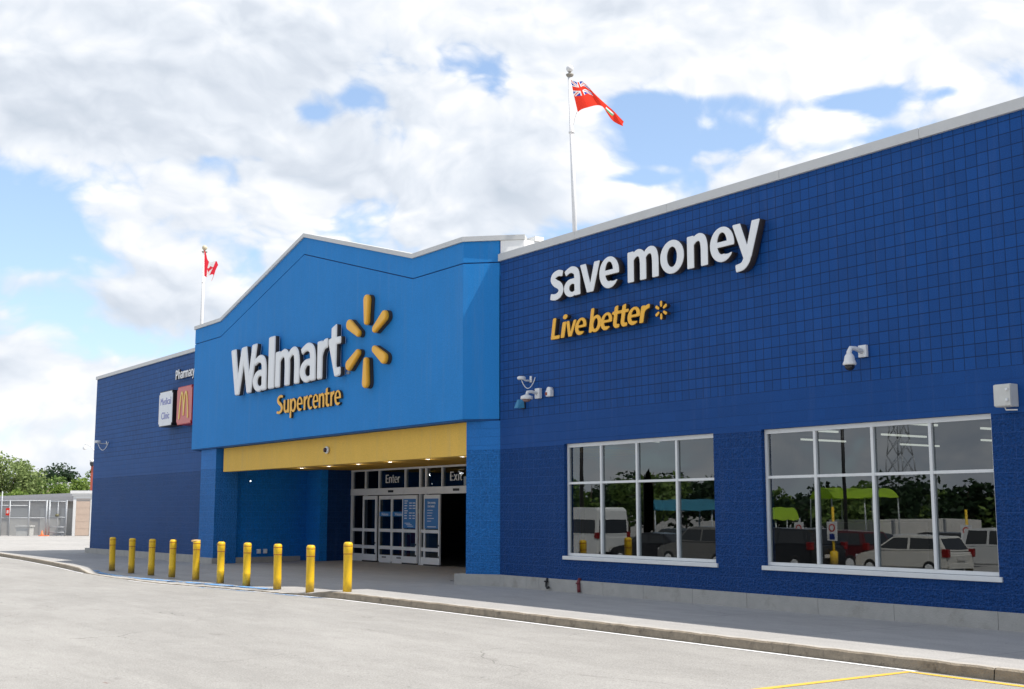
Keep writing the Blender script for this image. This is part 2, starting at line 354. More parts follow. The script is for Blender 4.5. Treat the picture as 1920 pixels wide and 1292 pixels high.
def lathe(bm, prof, c=(0, 0, 0), seg=24, ax='z', mi=0):
    rings = []
    for r, h in prof:
        ring = []
        for i in range(seg):
            a = 2*math.pi*i/seg; p = (r*math.cos(a), r*math.sin(a), h)
            if ax == 'y': p = (p[0], p[2], p[1])
            if ax == 'x': p = (p[2], p[0], p[1])
            ring.append(bm.verts.new((p[0]+c[0], p[1]+c[1], p[2]+c[2])))
        rings.append(ring)
    for a, b in zip(rings, rings[1:]):
        for i in range(seg):
            f = bm.faces.new((a[i], a[(i+1) % seg], b[(i+1) % seg], b[i])); f.material_index = mi; f.smooth = True
    for ring in (rings[0], rings[-1]):
        f = bm.faces.new(ring); f.material_index = mi
    return bm
def tube(bm, pts, r, seg=10, mi=0):
    pts = [Vector(p) for p in pts]; rings = []
    rs = r if isinstance(r, (list, tuple)) else [r]*len(pts)
    for i, p in enumerate(pts):
        t = (pts[min(i+1, len(pts)-1)]-pts[max(i-1, 0)]).normalized()
        a = t.orthogonal() if i == 0 else (prev - t*prev.dot(t))
        a.normalize(); prev = a; b = t.cross(a)
        rings.append([bm.verts.new(p+(a*math.cos(2*math.pi*k/seg)+b*math.sin(2*math.pi*k/seg))*rs[i]) for k in range(seg)])
    for A, B in zip(rings, rings[1:]):
        for k in range(seg):
            f = bm.faces.new((A[k], A[(k+1) % seg], B[(k+1) % seg], B[k])); f.smooth = True; f.material_index = mi
    bm.faces.new(rings[0]).material_index = mi; bm.faces.new(rings[-1]).material_index = mi
    return bm
def strip(bm, outer, inner, lo, hi, mi=0):
    """a wall following a plan path: outer/inner lists of (x,y); lo/hi lists of z"""
    n = len(outer); A = []
    for i in range(n):
        A.append([bm.verts.new((*outer[i], lo[i])), bm.verts.new((*outer[i], hi[i])), bm.verts.new((*inner[i], hi[i])), bm.verts.new((*inner[i], lo[i]))])
    for a, b in zip(A, A[1:]):
        for k in range(4):
            f = bm.faces.new((a[k], b[k], b[(k+1) % 4], a[(k+1) % 4])); f.material_index = mi
    bm.faces.new(A[0]).material_index = mi; bm.faces.new(A[-1]).material_index = mi
    return bm

# ------------------------------------------------------------------ ground
def lerp(t, pts):
    if t <= pts[0][0]: return pts[0][1]
    for (a, va), (b, vb) in zip(pts, pts[1:]):
        if t <= b:
            k = (t-a)/(b-a); return va+(vb-va)*k
    return pts[-1][1]
KY = [(-400, -3.2), (-60, -3.3), (-35, -3.55), (-27, -3.95), (-21, -4.45), (-17.5, -4.85), (-14, -4.95), (-10, -4.85), (-6, -4.55), (-2.5, -4.35), (0, -4.25), (4, -4.17), (40, -4.10)]
def kerb_y(x): return lerp(x, KY)
def road_z(x, y):
    z = lerp(x, [(-30, -.26), (-10, -.26), (-4, -.18), (0, -.14)])
    if y < -8: z -= .030*(-8-max(y, -34))
    return z
def walk_z(x, y):
    zi = lerp(x, [(-21, -.12), (-17, -.05), (-3, -.02), (-1, 0)])
    zo = lerp(x, [(-18.3, -.12), (-17.0, -.20), (-14, -.20), (-8, -.165), (-3.5, -.135), (-2.2, -.12), (-.9, 0)])
    k = min(1, max(0, (-1.2-y)/2.6)); k = k*k*(3-2*k); z = zi+(zo-zi)*k
    if -17.4 < x < -.5 and y < -3.98:
        ky = kerb_y(x); e = min(1, (x+17.4)/1.0, (-.5-x)/1.0); k = min(1, (-3.98-y)/max(.05, -3.98-ky)); z += (road_z(x, ky)+.006-z)*k*e
    return z
bm = BM(); xs = [-400, -200, -120, -90, -70, -60, -50, -45] + [-40+i*.5 for i in range(0, 160)] + [42, 60, 100, 300]
rows = []
for x in xs:
    ky = kerb_y(x); ys = [ky+.05, ky-.15, ky-1, -7, -8, -9, -11, -14, -20, -34, -60, -120, -400]
    rows.append([bm.verts.new((x, y, road_z(x, y))) for y in ys])
for a, b in zip(rows, rows[1:]):
    for i in range(len(a)-1): bm.faces.new((a[i], b[i], b[i+1], a[i+1]))
tag(obj('road', bm, M_road, smooth=True), 'pale sun bleached asphalt drive in front of the store', 'road', kind='structure')
bm = BM(); quad(bm, [(-1500, -1500, -1.6), (1500, -1500, -1.6), (1500, 1500, -1.6), (-1500, 1500, -1.6)])
tag(obj('ground', bm, M_road), 'flat ground reaching the horizon', 'ground', kind='structure')
bm = BM(); quad(bm, [(-300, .0, -.13), (-33.3, .0, -.13), (-33.3, 200, -.13), (-300, 200, -.13)])
tag(obj('side_yard', bm, M_walk), 'bright concrete yard left of the store', 'yard', kind='structure')
# sidewalk: grid from kerb line to wall and into the entrance recess
bm = BM(); rows = []
wx = [-400, -200, -100, -60, -50, -45] + [-40+i*.4 for i in range(0, 190)] + [60]
for x in wx:
    ky = kerb_y(x)+.13; ys = [ky+(0-ky)*t for t in [0, .03, .06, .09, .12, .2, .28, .36, .44, .52, .6, .7, .8, .9, 1.0]]
    rows.append([bm.verts.new((x, y, walk_z(x, y))) for y in ys])
for a, b in zip(rows, rows[1:]):
    for i in range(len(a)-1): bm.faces.new((a[i], b[i], b[i+1], a[i+1]))
quad(bm, [(-17.9, 0, -.05), (-2.9, 0, -.02), (-2.9, 4.9, -.02), (-17.9, 4.9, -.03)])
quad(bm, [(-2.9, 0, -.02), (-.5, 0, -.0), (-.5, 4.9, -.0), (-2.9, 4.9, -.02)])
tag(obj('sidewalk', bm, M_walk, smooth=True), 'grey concrete walk along the store front', 'sidewalk', kind='structure')
# kerb: top strip and stained face, lowered across the entrance
def kerb_piece(x0, x1, step=.25):
    bm = BM(); n = max(2, int((x1-x0)/step)); rows = []
    rr = random.Random(3)
    for i in range(n+1):
        x = x0+(x1-x0)*i/n; ky = kerb_y(x); z = walk_z(x, ky+.2); rz = road_z(x, ky)
        j = rr.uniform(-.008, .008); j2 = rr.uniform(-.010, .004)
        e = min(1, max(0, (x+1.3)/1.2)) if x > -10 else min(1, max(0, (-16.2-x)/1.6))
        zt = max(z, rz+.004) + .006*e
        rows.append([bm.verts.new(p) for p in [(x, ky+.16, z-.004), (x, ky+.14, zt), (x, ky+.045+j*.3, zt+j2), (x, ky+.012+j, zt-.022*e+j2), (x, ky-.012+j, rz-.03)]])
    for a, b in zip(rows, rows[1:]):
        for i in range(4):
            f = bm.faces.new((a[i], b[i], b[i+1], a[i+1])); f.material_index = 0 if i < 2 else 1
    return bm
seams = [-400, -60, -50, -44, -38, -34.9, -31.8, -28.7, -25.6, -22.5, -19.4, -16.3, -11, -6, -1.3, 1.75, 4.1, 7.1, 8.6, 11.2, 12.9, 16.0, 19.1, 22.2, 30, 60]
for i, (a, b) in enumerate(zip(seams, seams[1:])):
    tag(obj('kerb', kerb_piece(a+.007, b-.007), [M_kerbtop, M_kerb]), 'worn concrete kerb length edging the sidewalk', 'kerb', kind='structure')
# painted lines, 4 mm above the road
def line(name, pts, w_, material, label, kz=None):
    bm = BM(); prev = None
    P = []
    for (a, b) in zip(pts, pts[1:]):
        n = max(1, int(math.hypot(b[0]-a[0], b[1]-a[1])/.4))
        for i in range(n): P.append((a[0]+(b[0]-a[0])*i/n, a[1]+(b[1]-a[1])*i/n))
    P.append(pts[-1])
    for i, p in enumerate(P):
        q0 = Vector(P[max(0, i-1)]); q1 = Vector(P[min(len(P)-1, i+1)]); t = (q1-q0).normalized(); nn = Vector((-t.y, t.x))*w_/2
        zz = (kz or road_z)
        cur = [bm.verts.new((p[0]+s*nn.x, p[1]+s*nn.y, zz(p[0]+s*nn.x, p[1]+s*nn.y)+.005)) for s in (-1, 1)]
        if prev: bm.faces.new((prev[0], cur[0], cur[1], prev[1]))
        prev = cur
    return tag(obj(name, bm, material), label, 'painted line', kind='structure')
line('painted_line', [(x, kerb_y(x)-.085) for x in [-2, 0, 2, 4, 7, 10, 13, 15]], .09, M_pw, 'thin white line along the foot of the kerb')
line('painted_line', [(14.9, -9.5), (14.97, -4.33), (20, -4.33), (30, -4.3)], .11, M_py, 'yellow parking line meeting the kerb at a corner')
line('painted_line', [(x, kerb_y(x)-.075) for x in [-60, -40, -30, -24, -20, -17]], .07, M_pw, 'faded white line along the far kerb')
def lip(x, y): return max(walk_z(x, y), road_z(x, y))+.012
line('painted_line', [(-17.3, -4.45), (-16.0, -4.60), (-14, -4.66), (-12, -4.58), (-9.4, -4.40), (-6.5, -4.22), (-4.8, -4.12), (-3.7, -4.02)], .17, M_pb, 'worn blue line edging the entrance ramp', lip)
line('painted_line', [(-7.0, -4.78), (-5, -4.62), (-2.8, -4.50), (-.6, -4.44)], .13, M_pb, 'short blue line beside the kerb end', road_z)
line('painted_line', [(-12, -5.05), (-9, -4.90), (-6, -4.66), (-3, -4.50), (-1, -4.42)], .06, M_pw, 'faded white line across the ramp mouth', road_z)

# ------------------------------------------------------------------ the store
store = thing('store_building', 'long blue block walled store with a light blue gabled entrance and white coping', 'store')
XR = 34.0; XL = -33.24
W1 = (2.60, 7.36, .745, 3.30); W2 = (8.62, 13.42, .745, 3.30)
bm = BM()
gx = sorted([.05, XR] + [W1[0], W1[1], W2[0], W2[1]]); gz = sorted([-.2, 7.96, .745, 3.30])
for y, flip in ((0, 0), (.30, 1)):
    for a, b in zip(gx, gx[1:]):
        for c, e in zip(gz, gz[1:]):
            if any(abs(a-Wn[0]) < 1e-6 and abs(c-Wn[2]) < 1e-6 for Wn in (W1, W2)): continue
            quad(bm, [(a, y, c), (b, y, c), (b, y, e), (a, y, e)])
for Wn in (W1, W2):
    a, b, c, e = Wn
    quad(bm, [(a, 0, c), (a, .3, c), (a, .3, e), (a, 0, e)]); quad(bm, [(b, 0, c), (b, .3, c), (b, .3, e), (b, 0, e)])
    quad(bm, [(a, 0, c), (b, 0, c), (b, .3, c), (a, .3, c)]); quad(bm, [(a, 0, e), (b, 0, e), (b, .3, e), (a, .3, e)])
quad(bm, [(XR, 0, -.2), (XR, .3, -.2), (XR, .3, 7.96), (XR, 0, 7.96)])
bmesh.ops.remove_doubles(bm, verts=bm.verts, dist=1e-5)
tag(obj('wall', bm, M_right, store, (0, 0, 0)), 'deep blue block wall with scored squares above and split face below')
bm = BM(); strip(bm, [(XL+.3, 45), (XL, 45), (XL, 0), (-18.6, 0)], [(XL+.35, 44.8), (XL+.3, 44.8), (XL+.3, .3), (-18.6, .3)], [-.2]*4, [7.9]*4)
tag(obj('wall', bm, M_left, store, (XL, 0, -.2)), 'darker blue block wall at the far end of the store')
bm = BM(); box(bm, XR-.3, XR, .3, 45, -.2, 7.96); box(bm, XL+.3, XR-.3, 44.7, 45, -.2, 7.9)
obj('back_wall', bm, M_right, store)
bm = BM(); box(bm, XL+.3, XR-.3, .3, 44.7, 7.30, 7.42)
obj('roof', bm, M_roof, store)
def coping(x0, x1, y0, y1, z0, z1):
    bm = BM(); n = max(1, round((x1-x0)/3.05))
    for i in range(n):
        a = x0+(x1-x0)*i/n; b = x0+(x1-x0)*(i+1)/n
        box(bm, a+.002, b-.002, y0, y1, z0, z1, .008)
    return bm
obj('coping', coping(.02, XR+.06, -.06, .36, 7.955, 8.14), M_cope, store)
bm = coping(XL-.06, -19.4, -.06, .36, 7.90, 8.05); box(bm, XL-.06, XL+.36, .365, 45, 7.90, 8.05, .008)
obj('coping', bm, M_cope, store)
# gable
px = [(-19.64, 0), (-18.99, -.65), (-16.5, -.65), (-9.83, -.65), (-3.12, -.65), (-.65, -.65), (0, 0)]
def off(path, dd): return [(x + (dd*.4 if x < -18.9 else (-dd*.4 if x > -.7 else 0)), y+dd) for x, y in path]
top = [8.49, 8.49, 8.49, 10.32, 8.49, 8.49, 8.49]; l1 = [t-.56 for t in top]; l2 = [t-.53 for t in top]
bm = BM(); strip(bm, px, off(px, .30), [4.03]*7, l1); strip(bm, off(px, .035), off(px, .29), l1, l2, 1); strip(bm, px, off(px, .30), l2, top)
obj('gable', bm, [M_gable, M_groove], store, (-9.8, -.3, 4.03))
pc = [(-19.70, 0), (-19.02, -.70), (-16.5, -.70), (-9.83, -.70), (-3.12, -.70), (-.63, -.70), (.06, -.03), (.50, .42)]
pi_ = [(-19.4, .34), (-18.9, -.30), (-16.5, -.30), (-9.83, -.30), (-3.12, -.30), (-.75, -.30), (-.25, .25), (.20, .72)]
tp = [8.495]*3+[10.325]+[8.495]*4
bm = BM(); strip(bm, pc, pi_, tp, [t+.125 for t in tp])
obj('gable_coping', bm, M_cope, store)
bm = BM(); strip(bm, [(.052, .0), (.47, .42), (.47, .86)], [(-.10, .12), (.32, .62), (.32, .86)], [7.6]*3, [8.49]*3); box(bm, .12, .50, .745, 1.02, 8.495, 8.62, .006); box(bm, .30, .47, .861, 1.0, 7.6, 8.49)
tag(obj('parapet_return', bm, M_white, store), 'white metal clad end of the gable parapet')
bm = BM(); quad(bm, [(-19.5, .2, 4.03), (-18.9, -.36, 4.03), (-.75, -.36, 4.03), (-.2, .2, 4.03)]); 
strip(bm, [(-19.60, .02), (-18.97, -.62), (-.67, -.62), (-.03, .02)], [(-19.2, .45), (-18.8, .45), (-.9, .45), (-.4, .45)], [3.99]*4, [4.028]*4)
obj('gable_soffit', bm, M_soff, store)
# columns, recess
bm = BM(); box(bm, -18.37, -16.95, -.50, .35, -.2, 3.985)
obj('column', bm, M_mid, store)
bm = BM(); strip(bm, [(.045, 0), (-.74, -.47), (-.74, .35)], [(.045, .3), (-.60, .3), (-.60, .35)], [-.2]*3, [3.985]*3)
obj('column', bm, M_mid, store)
bm = BM(); strip(bm, [(-16.95, -.495), (-17.68, 3.4), (-16.50, 3.4)], [(-17.3, -.49), (-18.0, 3.7), (-16.50, 3.7)], [-.2]*3, [3.98]*3)
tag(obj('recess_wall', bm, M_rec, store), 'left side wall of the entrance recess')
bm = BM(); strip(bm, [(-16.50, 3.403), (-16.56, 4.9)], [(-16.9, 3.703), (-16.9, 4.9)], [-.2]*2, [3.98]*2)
tag(obj('recess_wall', bm, M_rec_shade, store), 'blue return wall beside the glass doors, coloured dark for its shade')
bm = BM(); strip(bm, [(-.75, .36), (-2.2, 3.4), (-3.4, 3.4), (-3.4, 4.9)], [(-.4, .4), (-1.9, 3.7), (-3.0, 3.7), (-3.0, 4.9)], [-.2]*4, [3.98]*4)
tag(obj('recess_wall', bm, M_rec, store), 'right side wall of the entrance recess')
bm = BM(); box(bm, -16.69, -.96, -.32, -.05, 3.16, 3.985)
tag(obj('fascia', bm, M_yel, store), 'mustard yellow beam above the entrance')
bm = BM(); box(bm, -17.9, -.45, -.04, 4.9, 3.30, 3.42)
obj('soffit', bm, M_ceil, store)
M_lamp = plain('recessed_lamp', (1, .95, .85), .4, emit=.7)
for x, y in ((-15.41, 2.1), (-13.2, 2.05), (-10.85, 1.93), (-8.63, 1.85), (-6.21, 1.75), (-4.2, 1.65)):
    bm = BM(); lathe(bm, [(.06, 3.288), (.07, 3.299)], (x, y, 0), 16); rl = obj('recessed_light', bm, M_lamp, store)
    ld = bpy.data.lights.new('downlight', 'POINT'); ld.energy = 3.5; ld.color = (.95, .97, 1); ld.shadow_soft_size = .06
    lo_ = bpy.data.objects.new('downlight', ld); COL.objects.link(lo_); lo_.location = (x, y, 3.15)
# plinths
def plinth(path, zt, zb=-.2, t=.3):
    bm = BM(); inn = []
    inn = [(x, y+t) for x, y in path]
    strip(bm, path, inn, [zb]*len(path), zt); return bm
segs = [(.30, -.06)] + [(x, -.06) for x in (1.2, 1.7, 4.0, 5.3, 6.75, 8.2, 9.9, 11.5, 13.4, 15.3, 17.5, 20, 24, 34.1)]
for i, (a, b) in enumerate(zip(segs, segs[1:])):
    obj('plinth', plinth([(a[0]+.004, a[1]), (b[0]-.004, b[1])], [.27, .27]), M_conc, store)
obj('plinth', plinth([(-1.0, -.64), (.296, -.06)], [.27, .27]), M_conc, store)
obj('plinth', plinth([(-33.7, -.08), (-26, -.08)], [.09, .13]), M_conc, store)
obj('plinth', plinth([(-25.99, -.08), (-18.46, -.08)], [.13, .17]), M_conc, store)
bm = BM(); strip(bm, [(-18.47, -.3), (-18.47, -.58), (-16.85, -.58), (-17.56, 3.15)], [(-18.3, -.3), (-18.2, -.35), (-17.1, -.35), (-17.9, 3.15)], [-.2]*4, [.15, .15, .15, .13])
obj('plinth', bm, M_conc, store)

# windows
def window(Wn, mull, label):
    a, b, c, e = Wn; y0, y1 = .085, .16
    bm = BM(); fw = .06
    box(bm, a+.002, a+fw, y0, y1, c+.05, e-.002); box(bm, b-fw, b-.002, y0, y1, c+.05, e-.002)
    box(bm, a+fw, b-fw, y0+.001, y1-.001, e-.085, e-.004); box(bm, a+fw, b-fw, y0+.001, y1-.001, c+.05, c+.11)
    xs_ = [a+fw]+mull+[b-fw]
    for x in mull: box(bm, x-.028, x+.028, y0-.006, y1, c+.112, e-.087)
    for p, q_ in zip(xs_, xs_[1:]):
        box(bm, p+(.029 if p != a+fw else 0), q_-(.029 if q_ != b-fw else 0), y0+.002, y1-.002, 2.385, 2.435)
    fr = tag(obj('window', bm, M_alu, store), label)
    box_s = BM(); box(box_s, a-.05, b+.06, -.035, .10, c-.035, c+.045, .008)
    obj('sill', box_s, M_alu, fr)
    for p, q_ in zip(xs_, xs_[1:]):
        for z0, z1 in ((c+.10, 2.39), (2.43, e-.08)):
            g = BM(); quad(g, [(p-.01, .125, z0), (q_+.01, .125, z0), (q_+.01, .125, z1), (p-.01, .125, z1)])
            obj('pane', g, M_glass, fr)
window(W1, [3.80, 4.985, 6.21], 'white framed eight pane window nearer the entrance')
window(W2, [9.82, 11.08, 12.24], 'white framed eight pane window near the right edge')
# interior behind the windows
bm = BM(); box(bm, -2.7, 33.6, .32, 22, -.1, 0)
obj('interior_floor', bm, M_infl, store)
bm = BM(); box(bm, .4, 33.6, 21.8, 22, .0, 5.0); box(bm, .35, .45, 4.95, 21.8, .0, 5.0)
obj('interior_wall', bm, M_inw, store)
bm = BM(); box(bm, .5, 33.6, .32, 4.9, 3.95, 4.05); box(bm, -33, 33.6, 4.92, 21.8, 3.95, 4.05)
obj('interior_ceiling', bm, M_in, store)
M_tube = plain('light_tube', (1, .97, .86), .4, emit=.8)
for x in (-2.4, .8, 3.6, 6.6, 9.2, 11.8):
    for y in (2.6, 6.3, 10, 14.5):
        bm = BM(); box(bm, x-.035, x+.035, y, y+1.9, 3.80, 3.85); obj('ceiling_light', bm, M_tube, store)
for x, y, l_ in ((3.5, 7.5, 3.2), (8.6, 9.5, 3.0), (12.2, 7.0, 3.4)):
    s_ = BM()
    box(s_, x, x+.9, y, y+l_, .01, 1.5)
    for k in range(3): box(s_, x-.02, x+.92, y-.02, y+l_+.02, .45+k*.45, .48+k*.45)
    obj('shelving', s_, plain('shelf_grey', (.12, .12, .13), .6), store)

# entrance storefront at y = 4.75
Y0 = 4.75
front = tag(obj('entrance_frame', BM(), M_alud, store, (-11.4, Y0, 0)), 'grey framed glass entrance with transom lights')
bpy.data.objects.remove(front)
bm = BM()
posts = [-16.50, -15.45, -14.43, -12.56, -11.55, -11.16, -10.13, -8.26, -7.24, -6.1, -4.8, -3.5]
for i, x in enumerate(posts):
    wv = .045 if i in (0, 4, 5, 11) else .03
    box(bm, x-wv, x+wv, Y0-.06, Y0+.06, 2.60, 3.235)
for x in (-16.50, -15.50, -11.55, -11.16, -7.24, -6.1, -3.5): box(bm, x-.045, x+.045, Y0-.061, Y0+.059, -.06, 2.355)
box(bm, -16.55, -3.42, Y0-.075, Y0+.07, 2.36, 2.60, .006); box(bm, -16.55, -3.42, Y0-.065, Y0+.07, 3.235, 3.298)
def rails(bm, x0, x1, y):
    for z0, z1 in ((1.05, 1.16), (.44, .56), (-.03, .24)): box(bm, x0, x1, y-.022, y+.022, z0, z1)
for a, b in ((-16.455, -15.545), (-11.505, -11.205), (-7.195, -6.145), (-6.055, -3.545)): rails(bm, a, b, Y0)
fr = tag(obj('entrance_frame', bm, M_alud, store), 'grey aluminium entrance frame with header and transom bars')
for a, b in zip(posts, posts[1:]):
    g = BM(); quad(g, [(a, Y0, 2.6), (b, Y0, 2.6), (b, Y0, 3.25), (a, Y0, 3.25)]); obj('transom_pane', g, M_dglass, fr)
for a, b in ((-16.455, -15.545), (-11.505, -11.205), (-7.195, -6.145), (-6.055, -3.545)):
    g = BM(); quad(g, [(a, Y0+.01, .2), (b, Y0+.01, .2), (b, Y0+.01, 2.37), (a, Y0+.01, 2.37)]); obj('pane', g, M_dglass, fr)
def door(x0, x1, y, outer=True, label=None):
    bm = BM(); w_ = .085 if outer else .05
    box(bm, x0, x0+w_, y-.03, y+.03, .02, 2.33, .004); box(bm, x1-w_, x1, y-.03, y+.03, .02, 2.33, .004)
    box(bm, x0+w_, x1-w_, y-.029, y+.029, 2.20, 2.329); rails(bm, x0+w_, x1-w_, y)
    dd = obj('sliding_door', bm, M_alud, store)
    if label: tag(dd, label)
    g = BM(); quad(g, [(x0+.04, y+.005, .2), (x1-.04, y+.005, .2), (x1-.04, y+.005, 2.22), (x0+.04, y+.005, 2.22)]); obj('pane', g, M_dglass, dd)
    if outer:
        g = BM(); box(g, x0+.01, x1-.01, y-.034, y+.034, -.03, .018); obj('bottom_guide', g, M_black, dd)
        for z in (.02+.10, .50):
            g = BM(); box(g, x1-.055, x1-.02, y-.05, y-.031, z+.12, z+.18); obj('latch', g, M_black, dd)
    return dd
door(-15.45, -14.43, Y0-.12)
dA = door(-14.42, -13.50, Y0-.02, False); dB = door(-13.49, -12.50, Y0-.02, False)
dC = door(-12.57, -11.58, Y0-.12); dD = door(-11.13, -10.11, Y0-.12); dE = door(-8.28, -7.28, Y0-.12)
for x in (-13.5, -9.2):
    g = BM(); box(g, x-.17, x+.17, Y0-.11, Y0-.076, 2.44, 2.52, .01); tag(obj('motion_sensor', g, M_black, store), 'small black sensor on the entrance header')
for x in (-14.0, -12.95):
    g = BM()
    box(g, x-.15, x+.15, Y0-.05, Y0-.043, .14, .15)
    for k in range(7): box(g, x-.15+k*.045, x-.13+k*.045, Y0-.05, Y0-.043, .151, .19)
    obj('vent', g, M_black, store)
# vestibule interior
bm = BM(); box(bm, -17.5, -3.0, 4.92, 14, -.06, -.02); obj('interior_floor', bm, M_infl, store)
bm = BM(); box(bm, -17.6, -17.4, 4.92, 14, -.02, 3.6); box(bm, -3.0, -2.8, 4.92, 14, -.02, 3.6); box(bm, -17.4, -3.0, 13.8, 14, -.02, 3.6); obj('interior_wall', bm, M_inw, store)
bm = BM(); box(bm, -17.4, -3.0, 4.92, 13.8, 3.45, 3.55); obj('interior_ceiling', bm, M_in, store)
# behind doors: red and white vending cabinets
M_red = plain('cabinet_red', (.35, .03, .03), .4); M_cw = plain('cabinet_white', (.55, .53, .50), .5)
for x, y, mt, lab in ((-16.3, 6.9, M_red, 'red vending machine seen through the entrance doors'), (-14.6, 6.4, M_cw, 'white cabinet seen through the entrance doors')):
    t = thing('vending_machine', lab, 'vending machine', (x, y, -.02))
    g = BM(); box(g, x-.45, x+.45, y, y+.75, -.015, 1.85, .02); obj('cabinet', g, mt, t)
    g = BM(); box(g, x-.35, x+.20, y-.03, y-.002, .6, 1.7, .005); obj('front_panel', g, M_in if mt is M_red else M_red, t)
    g = BM(); box(g, x+.25, x+.40, y-.03, y-.002, .9, 1.4, .005); obj('keypad', g, M_cw, t)

# ------------------------------------------------------------------ lettering from drawn strokes
def ell(cx, cy, a, b, n=56): return [(cx+a*math.cos(2*math.pi*i/n), cy+b*math.sin(2*math.pi*i/n)) for i in range(n)]
def rct(x0, y0, x1, y1): return [(x0, y0), (x1, y0), (x1, y1), (x0, y1)]
def rib(pts, ws, n=10):
    P = [np.array(p, float) for p in pts]; P = [2*P[0]-P[1]]+P+[2*P[-1]-P[-2]]; W_ = [ws[0]]+list(ws)+[ws[-1]]
    out = []
    for i in range(1, len(P)-2):
        for k in range(n):
            t = k/n; a, b, c, e = P[i-1], P[i], P[i+1], P[i+2]
            out.append((.5*((2*b)+(-a+c)*t+(2*a-5*b+4*c-e)*t*t+(-a+3*b-3*c+e)*t**3), W_[i]+(W_[i+1]-W_[i])*t))
    out.append((P[-2], W_[-2])); L = []; Rr = []
    for i, (p, w_) in enumerate(out):
        t = out[min(i+1, len(out)-1)][0]-out[max(i-1, 0)][0]; t /= max(1e-9, np.hypot(*t)); nn = np.array([-t[1], t[0]])
        L.append(tuple(p+nn*w_/2)); Rr.append(tuple(p-nn*w_/2))
    return L+Rr[::-1]
def psdf(X, Y, poly):
    P = np.array(poly); n = len(P); dmin = np.full(X.shape, 1e9); ins = np.zeros(X.shape, bool)
    for i in range(n):
        ax, ay = P[i]; bx, by = P[(i+1) % n]; ex, ey = bx-ax, by-ay; L2 = ex*ex+ey*ey
        if L2 < 1e-14: continue
        t = np.clip(((X-ax)*ex+(Y-ay)*ey)/L2, 0, 1); dmin = np.minimum(dmin, np.hypot(X-ax-t*ex, Y-ay-t*ey))
        c = ((ay > Y) != (by > Y)); ins ^= c & (X < (bx-ax)*(Y-ay)/(by-ay if by != ay else 1e-12)+ax)
    return np.where(ins, -dmin, dmin)
SW = .29
def nar(x): return ('+', rib([(x+.16, .55), (x+.28, .80), (x+.47, .895), (x+.64, .82), (x+.705, .60), (x+.71, .30), (x+.71, 0)], [.08, .19, .23, .27, .29, .29, .29]))
